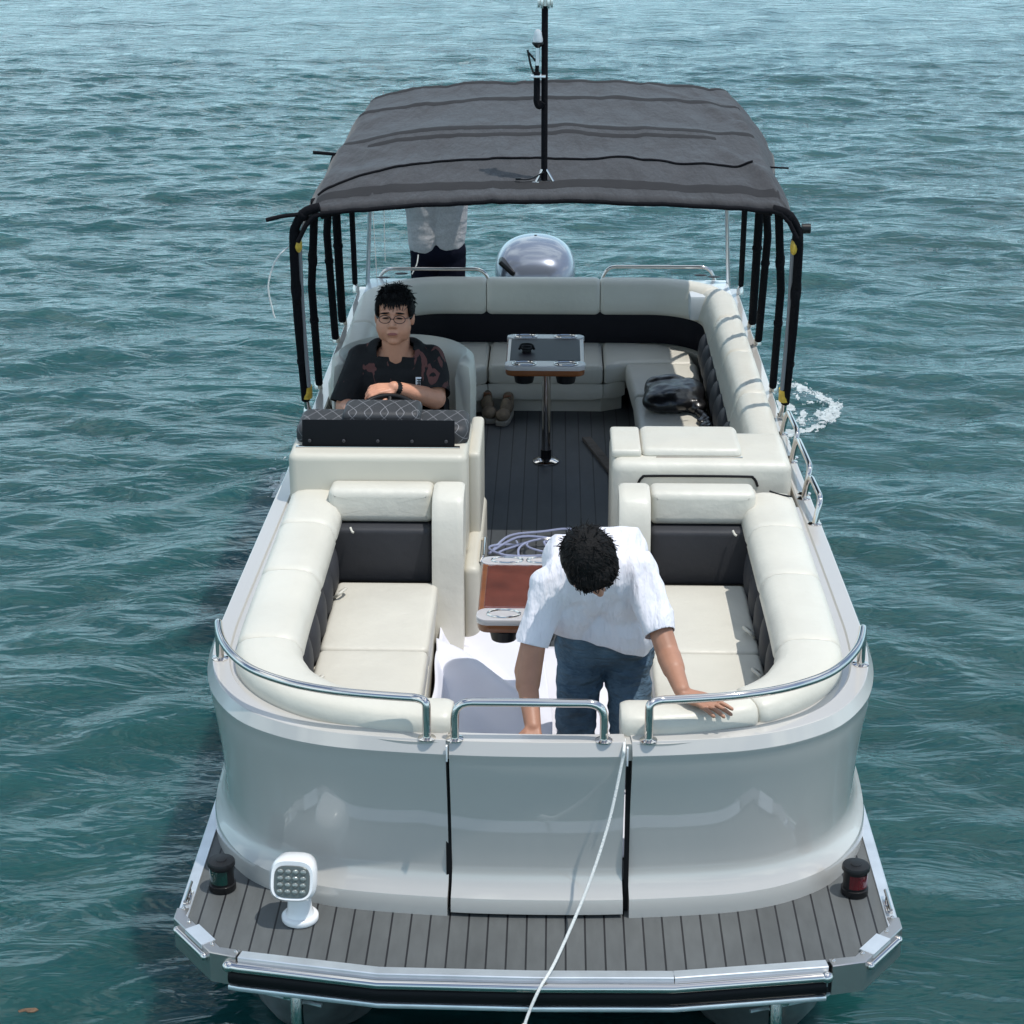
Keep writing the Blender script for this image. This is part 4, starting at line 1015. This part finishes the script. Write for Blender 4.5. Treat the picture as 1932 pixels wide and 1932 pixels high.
# foam on the water
def splash(cx, cy, rx, ry, dens, lab, seed, n=130):
    """lacy sheet of froth with small drops above it"""
    rr = random.Random(seed); v = []; f = []; idx = {}
    def keep(x, y):
        u = (x-cx)/rx; w_ = (y-cy)/ry; d = math.hypot(u, w_)
        q = noise.fractal(Vector((x*7, y*4, seed)), 1.0, 2.0, 4)+.45*noise.noise(Vector((x*30, y*20, seed)))
        rim = math.exp(-((d-.92)/.07)**2)*.55*(1 if u > -.2 else 0)
        core = max(0, 1-math.hypot(u+.35, w_*1.1+.1)/.62)*.9
        return q+rim+core-max(0, d-1)*6 > dens
    for j in range(n):
        for i in range(n):
            x = cx+rx*1.15*(2*i/n-1); y = cy+ry*1.15*(2*j/n-1)
            if keep(x, y):
                c = []
                for a, b in ((i, j), (i+1, j), (i+1, j+1), (i, j+1)):
                    if (a, b) not in idx:
                        xx = cx+rx*1.15*(2*a/n-1)+rr.uniform(-.003, .003); yy = cy+ry*1.15*(2*b/n-1)+rr.uniform(-.003, .003)
                        idx[(a, b)] = len(v); v.append((xx, yy, .035+.03*noise.noise(Vector((xx*6, yy*6, 2)))+.008*rr.random()))
                    c.append(idx[(a, b)])
                f.append(tuple(c))
    mb = MB().add(v, f)
    for i in range(int(90*rx/.4)):
        a = rr.uniform(-1.2, 1.6); x = cx+rx*rr.uniform(.7, 1.05)*math.cos(a); y = cy+ry*rr.uniform(.7, 1.05)*math.sin(a)
        mb.ell((x, y, .05+.05*rr.random()), (rr.uniform(.003, .009),)*3, n=6, m=4)
    m = mat('froth '+str(seed), (.66, .70, .70), .6, var=(30, .25)); m.node_tree.nodes['Principled BSDF'].inputs['Alpha'].default_value = .62
    tag(mb.build('water_foam', m), lab, 'foam', kind='stuff')
splash(1.62, 13.55, .50, .62, .22, 'white churned foam on the water right of the stern', 3)
splash(-1.55, 11.9, .30, .8, .62, 'small white bubbles on the water left of the helm', 5)
# drifting leaves
lf = []
for k in range(11): a = 6.283*k/11; q = .030*(.7+.3*math.cos(2*a)+.12*math.sin(5*a)); lf.append((-1.86+q*1.5*math.cos(a), 6.15+q*math.sin(a)))
tag(MB().cushion(lf, .012, .018, .002, .002).build('leaf', mat('dry leaf', (.14, .085, .05), .8, var=(60, .5))), 'dry tan leaf floating in the lower left corner of the water', 'leaf')

# ================================================================== PEOPLE
def frame(c, f, u):
    f = Vector(f).normalized(); r_ = f.cross(Vector(u)).normalized(); u2 = r_.cross(f)
    return Matrix.Translation(c) @ Matrix((r_, f, u2)).transposed().to_4x4()
def head(mb, T, s=1.0):
    Rr = T.to_3x3()
    def E(c, r_): mb.ell(T @ (Vector(c)*s), [q*s for q in r_], Rr)
    E((0, -.008, .045), (.078, .097, .088)); E((0, .020, -.03), (.074, .074, .092)); E((0, .048, -.095), (.034, .030, .026))
    for k in (-1, 1):
        E((k*.040, .046, -.036), (.040, .038, .052)); E((k*.040, .02, -.070), (.034, .048, .036)); E((k*.030, .080, .032), (.030, .014, .010))
        E((k*.081, -.008, -.005), (.011, .020, .033)); E((k*.013, .098, -.030), (.010, .011, .008))
    mb.cap((0, .090, .020), (0, .108, -.022), .009*s, .014*s, M=T @ Matrix.Scale(s, 4)); E((0, .088, -.064), (.026, .010, .014))
def facebits(T, root, s=1.0, glasses=False):
    Rr = T.to_3x3()
    m2 = MB(); [m2.ell(T @ (Vector((k*.031, .0885, .007))*s), (.015*s, .008*s, .0038*s), Rr @ Matrix.Rotation(k*R(6), 3, 'Y')) for k in (-1, 1)]; m2.build('eye', hairm, root)
    m2 = MB(); [m2.ell(T @ (Vector((k*.034, .092, .030))*s), (.021*s, .006*s, .0042*s), Rr @ Matrix.Rotation(k*R(5), 3, 'Y')) for k in (-1, 1)]; m2.build('eyebrow', hairm, root)
    m2 = MB(); m2.ell(T @ (Vector((0, .097, -.064))*s), (.023*s, .007*s, .0065*s), Rr); m2.build('lips', lipm, root)
    if glasses:
        m2 = MB()
        for k in (-1, 1):
            m2.tube([T @ (Vector((k*.033+.026*math.cos(a), .107, .004+.018*math.sin(a)))*s) for a in np.linspace(0, 6.283, 20, endpoint=False)], .0016*s, 6, closed=True, smooth=False)
            m2.tube([T @ (Vector((k*.058, .105, .008))*s), T @ (Vector((k*.086, .0, .004))*s)], .0015*s, 6, smooth=False)
        m2.tube([T @ (Vector((-.008, .109, .006))*s), T @ (Vector((.008, .109, .006))*s)], .0015*s, 6, smooth=False)
        m2.build('eyeglasses', blackp, root)
def hairdo(T, root, s=1.0, fringe=.055, vox=.005, spike=.006):
    mb = MB(); Rr = T.to_3x3()
    def E(c, r_): mb.ell(T @ (Vector(c)*s), [q*s for q in r_], Rr)
    E((0, -.020, .066), (.085, .098, .082)); E((0, -.055, .02), (.080, .065, .085)); E((0, .045, .092), (.068, .045, .034))
    for k in (-1, 1): E((k*.074, .012, .045), (.013, .045, .042)); E((k*.070, -.02, .03), (.02, .05, .055))
    o = mb.build('hair', hairm, root)
    voxel(o, vox, 2, lambda p: spike*.35*(noise.noise(p*60)))
    # strands combed away from the crown
    rr = random.Random(5); st = MB(); cr = Vector((0, -.055, .10))
    lobes = [((0, -.020, .066), (.085, .098, .082)), ((0, -.055, .02), (.080, .065, .085)), ((0, .045, .092), (.068, .045, .034))]
    for i in range(1500):
        c, r_ = lobes[0] if i % 3 == 0 else lobes[rr.randrange(3)]
        d = Vector((rr.gauss(0, 1), rr.gauss(0, 1), rr.gauss(0, 1))).normalized()
        p = Vector(c)+Vector((d.x*r_[0], d.y*r_[1], d.z*r_[2]))
        if p.z < .035 and p.y > -.01: continue
        if p.z < -.03: continue
        nn = Vector((d.x/r_[0], d.y/r_[1], d.z/r_[2])).normalized()
        t = (p-cr); t -= nn*t.dot(nn); t += Vector((rr.gauss(0, .02), rr.gauss(0, .02), rr.gauss(0, .015)))
        if t.length < 1e-4: continue
        t.normalize(); l = rr.uniform(.014, .030); lift = rr.uniform(.02, .22)
        lift *= .6*(1-.75*max(0, nn.z)); a = p-nn*.003; b = p+t*l*.5+nn*(l*lift*.5); e = p+t*l+nn*(l*lift*.25)
        st.tube([T @ (a*s), T @ (b*s), T @ (e*s)], [.0024*s, .0009*s], 4, smooth=False, cap=False)
    for i in range(90):     # fringe
        x = rr.uniform(-.068, .068); z = .088+rr.uniform(-.012, .01); y0 = .084-abs(x)**2*5
        l = fringe*rr.uniform(.45, .85)*(1-.35*abs(x)/.068)
        st.tube([T @ (Vector((x, y0-.014, z+.012))*s), T @ (Vector((x*1.02, y0+.006, z-l*.35))*s), T @ (Vector((x*1.03+rr.uniform(-.006, .006), y0+.008, z-l))*s)], [.0042*s, .0010*s], 5, smooth=False, cap=False)
    st.build('hair_strands', hairm, o, sharp=89)
    return o
def hand(mb, T, side, curl=(10, 20, 15), spread=6, s=1.0, thumb=45):
    """T: frame at the wrist; +Y along the fingers, +Z back of the hand; side=+1 thumb towards +X"""
    M_ = T @ Matrix.Scale(s, 4)
    for k in range(4):
        x = side*(.030-.0195*k); mb.cap((x*.55, .0, 0), (x, .082-.004*abs(k-1), 0), .014*s, .0105*s, n=10, M=M_)
    mb.ell(M_ @ Vector((0, .045, -.003)), (.042*s, .045*s, .014*s), T.to_3x3())
    L_ = ((.042, .025, .020), (.046, .029, .021), (.043, .027, .020), (.034, .020, .017))
    for k in range(4):
        x = side*(.030-.0195*k); p = Vector((x, .084-.004*abs(k-1), 0)); a = 0; sp = side*R(spread*(1-k*.75))
        for j in range(3):
            a += R(curl[j]); q = p+Vector((math.sin(sp)*L_[k][j]*math.cos(a), math.cos(sp)*math.cos(a)*L_[k][j], -math.sin(a)*L_[k][j]))
            mb.cap(p, q, (.0098-.0009*j)*s, (.0092-.0009*j)*s, n=10, M=M_); p = q
    p = Vector((side*.026, .015, -.005)); a = side*R(thumb)
    for j, (l, r1) in enumerate(((.042, .014), (.032, .0115), (.024, .0105))):
        q = p+Vector((math.sin(a)*l, math.cos(a)*l, -.012 if j == 0 else -.004)); mb.cap(p, q, r1*s, (r1-.0015)*s, n=10, M=M_); p = q; a -= side*R(12)
def wrinkle(a, f1_, stretch=(1, 1, 1), b=0, f2_=40):
    def g(p):
        q = Vector((p.x*stretch[0], p.y*stretch[1], p.z*stretch[2]))
        r_ = 1-abs(noise.noise(q*f1_))*2.2
        return a*(r_-.4)+b*noise.noise(p*f2_)
    return g
def cutopen(o, c, nrm, rad):
    """open a garment at a cuff or hem: drop what lies past the plane near c"""
    bm = bmesh.new(); bm.from_mesh(o.data); off = Vector((0, 0, 0)); p = o.parent
    while p: off += p.location; p = p.parent
    c = Vector(c)-off; nrm = Vector(nrm).normalized()
    fs = [f for f in bm.faces if (f.calc_center_median()-c).length < rad]
    g = set(fs); [g.update(f.edges) for f in fs]; [g.update(f.verts) for f in fs]
    bmesh.ops.bisect_plane(bm, geom=list(g), plane_co=c, plane_no=nrm, clear_outer=True)
    bm.to_mesh(o.data); bm.free(); o.data.update()
def person(loc, label):
    # parts are built in world space; this empty stands at the feet
    return empty('person', loc, label, 'person')

# ---- the man in a white T-shirt leaning over the gate
def man_white():
    r = person((.24, 6.72, .73), 'man in white T-shirt and blue jeans bending over the bow gate')
    SL, SR = Vector((.052, 6.450, 1.593)), Vector((.398, 6.470, 1.643))
    EL, ER = Vector((-.016, 6.35, 1.325)), Vector((.482, 6.28, 1.425))
    WL, WR = Vector((.012, 6.15, 1.205)), Vector((.520, 6.10, 1.375))
    pel = Vector((.275, 6.78, 1.208))
    T = frame((.205, 6.280, 1.768), (.32, -.42, -.85), (-.02, -.89, .44))
    b = MB(); head(b, T, 1.0); b.cap((.215, 6.470, 1.698), (.205, 6.350, 1.748), .062, .056)
    # torso core and legs live inside the clothes
    b.chain([SL, EL, WL], [.044, .042, .029]); b.chain([SR, ER, WR], [.044, .041, .028])
    b.cap((SL+(EL-SL)*.6), EL+(WL-EL)*.25, .046, .044); b.cap(ER+(WR-ER)*.05, ER+(WR-ER)*.4, .043, .040)
    b.chain([(.235, 6.650, 1.568), (pel.x, pel.y, pel.z)], [.05, .05]); b.cap(SL+Vector((.03,.03,-.01)), SR+Vector((-.03,.03,-.01)), .04, .04)
    for k in (-1, 1): b.chain([(pel.x+k*.08, pel.y, pel.z), (pel.x+k*.095, 6.62, .93), (pel.x+k*.09, 6.86, .78)], [.07, .05, .035])
    hand(b, frame(WL+Vector((0, -.01, 0)), (-.05, -.75, -.5), (0, -.55, .8)), 1, (25, 55, 40), s=1.0)
    hand(b, frame(WR+Vector((.01, -.012, -.006)), (.80, -.58, -.10), (.05, -.1, 1)), -1, (4, 8, 6), 9, thumb=50)
    body = b.build('body', skin2, r); voxel(body, .0045, 3)
    hairdo(T, r, 1.07, .05); facebits(T, r)
    # jeans
    j = MB(); j.cap((pel.x-.075, 6.780, 1.228), (pel.x+.075, 6.780, 1.228), .115, .115); j.ell((pel.x, 6.800, 1.248), (.170, .13, .13)); j.cap((.165, 6.720, 1.378), (.355, 6.700, 1.308), .098, .098); j.cap((pel.x-.07, 6.730, 1.268), (pel.x+.07, 6.710, 1.298), .10, .10)
    for k, kx in ((-1, -.108), (1, .092)):
        j.chain([(pel.x+k*.085, 6.730, 1.208), (pel.x+kx, 6.64, 1.02), (pel.x+kx, 6.62, .90)], [.092, .078, .070]); j.chain([(pel.x+kx, 6.62, .90), (pel.x+kx, 6.80, .80), (pel.x+kx, 7.0, .77)], [.078, .06, .055])
    jo = j.build('jeans', denim, r); voxel(jo, .008, 5, wrinkle(.008, 8, (.9, 1, 2.6), .002, 30))
    m2 = MB()
    for kx in (-.10, .085): m2.cap((pel.x+kx, 7.0, .76), (pel.x+kx, 6.86, .745), .04, .035)
    m2.build('shoe', blackp, r)
    # shirt
    t = MB(); t.cap((.125, 6.530, 1.568), (.325, 6.550, 1.613), .118, .118); t.cap((.12, 6.630, 1.638), (.33, 6.650, 1.668), .095, .095)
    t.cap(SL+Vector((.03, .03, .0)), SR+Vector((-.03, .03, .0)), .088, .088); t.chain([(.12, 6.550, 1.528), (.175, 6.680, 1.318)], [.13, .115]); t.chain([(.32, 6.570, 1.568), (.345, 6.670, 1.318)], [.13, .115])
    t.cap((.14, 6.630, 1.418), (.35, 6.600, 1.398), .125, .125); t.cap((.18, 6.600, 1.313), (.35, 6.580, 1.273), .095, .085); t.cap((.13, 6.750, 1.468), (.34, 6.770, 1.468), .12, .12); t.cap((.205, 6.430, 1.698), (.215, 6.530, 1.678), .070, .088); t.cap((.16, 6.490, 1.643), SL+Vector((.02, .02, 0)), .088, .070); t.cap((.26, 6.500, 1.658), SR+Vector((-.02, .02, 0)), .088, .070)
    eL = SL+(EL-SL)*.62; eR = SR+(ER-SR)*.68
    t.chain([SL+Vector((.015, .01, 0)), eL+Vector((-.01, 0, -.01))], [.066, .060]); t.chain([SR+Vector((-.01, .01, 0)), eR], [.064, .061])
    to = t.build('t_shirt', teew, r); voxel(to, .0075, 5, wrinkle(.011, 4.5, (2.8, 1.0, 1.0), .001, 20))
    P1 = Vector((.07, 6.600, 1.433)); P2 = Vector((.43, 6.550, 1.303)); nh = (P2-P1).cross(Vector((0, 1, .15)))
    nh = nh if nh.z < 0 else -nh
    cutopen(to, (P1+P2)/2, nh, .42)
    cutopen(to, eL+(EL-SL).normalized()*.015, EL-SL, .13); cutopen(to, eR+(ER-SR).normalized()*.015, ER-SR, .13)
    sd = to.modifiers.new('t', 'SOLIDIFY'); sd.thickness = .003
man_white()

# ---- the helmsman
def helmsman():
    r = person((-.71, 9.25, .702), 'seated man in black printed T-shirt and glasses steering at the helm')
    SL, SR = Vector((-.895, 9.52, 1.555)), Vector((-.54, 9.52, 1.555))
    EL, ER = Vector((-.965, 9.42, 1.33)), Vector((-.515, 9.36, 1.395))
    WL, WR = Vector((-.90, 9.16, 1.38)), Vector((-.705, 9.20, 1.50))
    T = frame((-.715, 9.44, 1.79), (-.02, -1, .12), (.01, .12, 1))
    b = MB(); head(b, T, 1.09); b.cap((-.715, 9.50, 1.58), (-.715, 9.475, 1.72), .075, .066)
    b.chain([SL, EL, WL], [.062, .055, .033]); b.chain([SR, ER, WR], [.062, .054, .032])
    b.cap((-.72, 9.57, 1.48), (-.72, 9.57, 1.15), .09, .12); b.cap((-.77, 9.51, 1.53), (-.66, 9.51, 1.53), .080, .080); b.ell((-.715, 9.505, 1.59), (.10, .068, .05))
    for k in (-1, 1): b.chain([(-.72+k*.10, 9.52, 1.17), (-.72+k*.12, 9.10, 1.14), (-.72+k*.11, 9.14, .76)], [.08, .06, .045]); b.cap((-.72+k*.11, 9.14, .75), (-.72+k*.12, 9.00, .735), .035, .03)
    hand(b, frame(WR, (-.93, -.35, .02), (-.1, -.45, .9)), -1, (20, 45, 35), s=1.0)
    hand(b, frame(WL, (.5, -.8, .1), (0, .1, 1)), 1, (30, 50, 40))
    body = b.build('body', skin, r); voxel(body, .0045, 6)
    hairdo(T, r, 1.10, .05); facebits(T, r, 1.09, True)
    t = MB(); t.cap((-.83, 9.56, 1.44), (-.61, 9.56, 1.44), .155, .155); t.cap((-.82, 9.55, 1.28), (-.62, 9.55, 1.28), .165, .165); t.cap(SL+Vector((.05, 0, -.01)), SR+Vector((-.05, 0, -.01)), .090, .090)
    t.cap((-.79, 9.51, 1.585), (-.64, 9.51, 1.585), .080, .080)
    t.chain([SL+Vector((.01, 0, -.005)), SL+(EL-SL)*.85+Vector((-.01, 0, 0))], [.080, .080]); t.chain([SR+Vector((-.01, 0, -.005)), SR+(ER-SR)*.80+Vector((.008, 0, 0))], [.080, .078]); t.cap((-.8, 9.5, 1.22), (-.62, 9.5, 1.22), .17, .17)
    to = t.build('t_shirt', shirt_print(), r); voxel(to, .008, 6, wrinkle(.007, 6, (1, 1, 1), .002, 25))
    cutopen(to, (-.715, 9.455, 1.605), (0, -.62, .78), .088); cutopen(to, SL+(EL-SL)*.95, EL-SL, .13); cutopen(to, SR+(ER-SR)*.9, ER-SR, .13)
    sd = to.modifiers.new('t', 'SOLIDIFY'); sd.thickness = .003
    # skin shows in the neckline
    j = MB()
    for k in (-1, 1): j.chain([(-.72+k*.10, 9.55, 1.18), (-.72+k*.12, 9.12, 1.145)], [.11, .085]); j.chain([(-.72+k*.12, 9.12, 1.145), (-.72+k*.11, 9.15, .92)], [.085, .065])
    j.build('shorts', navy, r)
    m2 = MB(); d = (WR-ER).normalized(); m2.cap(WR-d*.03, WR-d*.012, .034, .034); m2.build('wrist_watch', blackp, r)
    m2 = MB(); m2.box(-.612, -.578, 9.382, 9.388, 1.452, 1.498, .002, rot=Matrix.Rotation(R(-14), 3, 'X'))
    bd = m2.build('shirt_badge', whitep, r)
    m2 = MB()
    for z in (1.488, 1.476, 1.464): m2.box(-.606, -.584, 9.377, 9.382, z-.002, z+.002, 0)
    m2.box(-.597, -.593, 9.377, 9.382, 1.458, 1.486, 0)
    m2.build('badge_mark', blackp, r)
def shirt_print():
    m = mat('black printed cotton', (.005, .005, .006), .85, bump=[(12, .5, .02)]); n = m.node_tree; L = n.links; p = n.nodes['Principled BSDF']
    tc = n.nodes.new('ShaderNodeTexCoord'); mp = n.nodes.new('ShaderNodeMapping'); mp.inputs['Scale'].default_value = (2.1, 1, 1.05); L.new(tc.outputs['Object'], mp.inputs[0])
    nz = n.nodes.new('ShaderNodeTexNoise'); nz.inputs['Scale'].default_value = 7.5; nz.inputs['Detail'].default_value = 3; nz.inputs['Distortion'].default_value = 1.2; L.new(mp.outputs[0], nz.inputs[0])
    sx = n.nodes.new('ShaderNodeSeparateXYZ'); L.new(tc.outputs['Object'], sx.inputs[0])
    up_ = n.nodes.new('ShaderNodeMapRange'); up_.inputs[1].default_value = .70; up_.inputs[2].default_value = .80; L.new(sx.outputs['Z'], up_.inputs[0])
    th = n.nodes.new('ShaderNodeMapRange'); th.inputs[1].default_value = .575; th.inputs[2].default_value = .60; L.new(nz.outputs[0], th.inputs[0])
    mu = n.nodes.new('ShaderNodeMath'); mu.operation = 'MULTIPLY'; L.new(up_.outputs[0], mu.inputs[0]); L.new(th.outputs[0], mu.inputs[1])
    mx = n.nodes.new('ShaderNodeMix'); mx.data_type = 'RGBA'; L.new(mu.outputs[0], mx.inputs[0]); mx.inputs[6].default_value = (.004, .004, .005, 1); mx.inputs[7].default_value = (.12, .045, .04, 1)
    L.new(mx.outputs[2], p.inputs['Base Color'])
    return m
helmsman()

# ---- the man standing at the stern
def stern_man():
    r = person((-.68, 12.5, .602), 'standing man in grey shirt and dark trousers at the stern, head hidden by the canopy')
    b = MB(); T = frame((-.70, 12.42, 2.22), (-.3, 1, 0), (0, 0, 1)); head(b, T, 1.0); b.cap((-.69, 12.48, 2.0), (-.70, 12.45, 2.14), .06, .055)
    b.chain([(-.86, 12.46, 1.93), (-.99, 12.38, 1.80), (-.88, 12.15, 1.97)], [.05, .042, .03]); b.chain([(-.52, 12.46, 1.93), (-.44, 12.3, 2.12), (-.50, 12.05, 2.28)], [.05, .042, .03])
    b.cap((-.69, 12.48, 1.9), (-.69, 12.5, 1.4), .07, .07)
    for k in (-1, 1): b.chain([(-.68+k*.08, 12.5, 1.4), (-.68+k*.09, 12.48, 1.0), (-.68+k*.09, 12.52, .66)], [.08, .055, .04]); b.cap((-.68+k*.09, 12.52, .64), (-.70+k*.1, 12.66, .63), .035, .028)
    hand(b, frame((-.88, 12.15, 1.97), (.2, -.5, .8), (0, -1, 0)), 1, (25, 30, 25)); hand(b, frame((-.50, 12.05, 2.28), (0, -.6, .7), (0, -1, 0)), -1, (25, 30, 25))
    voxel(b.build('body', skin, r), .006, 3); hairdo(T, r, 1.05, .04, .007)
    t = MB(); t.cap((-.79, 12.48, 1.86), (-.59, 12.48, 1.86), .135, .135); t.chain([(-.78, 12.48, 1.86), (-.76, 12.49, 1.65), (-.755, 12.49, 1.47)], [.125, .122, .116]); t.chain([(-.60, 12.48, 1.86), (-.61, 12.49, 1.65), (-.62, 12.49, 1.49)], [.125, .122, .116]); t.cap((-.85, 12.46, 1.93), (-.53, 12.46, 1.93), .08, .08)
    t.chain([(-.85, 12.45, 1.92), (-.985, 12.38, 1.80), (-.90, 12.2, 1.93)], [.078, .070, .05]); t.chain([(-.53, 12.46, 1.93), (-.44, 12.3, 2.10), (-.48, 12.12, 2.23)], [.075, .062, .045])
    voxel(t.build('shirt', teeg, r), .008, 8, wrinkle(.005, 6, (1, 1, 1.4), .001, 30))
    j = MB(); j.cap((-.745, 12.5, 1.42), (-.615, 12.5, 1.42), .118, .118)
    for k in (-1, 1): j.chain([(-.68+k*.08, 12.5, 1.36), (-.68+k*.09, 12.48, 1.0), (-.68+k*.09, 12.52, .68)], [.10, .08, .065])
    voxel(j.build('trousers', navy, r), .009, 4, wrinkle(.004, 9))
    m2 = MB(); m2.tube([(-.80, 12.37, 1.42), (-.81, 12.35, 1.36), (-.84, 12.34, 1.30)], .004, 6); m2.build('drawstring', rope_m, r)
stern_man()
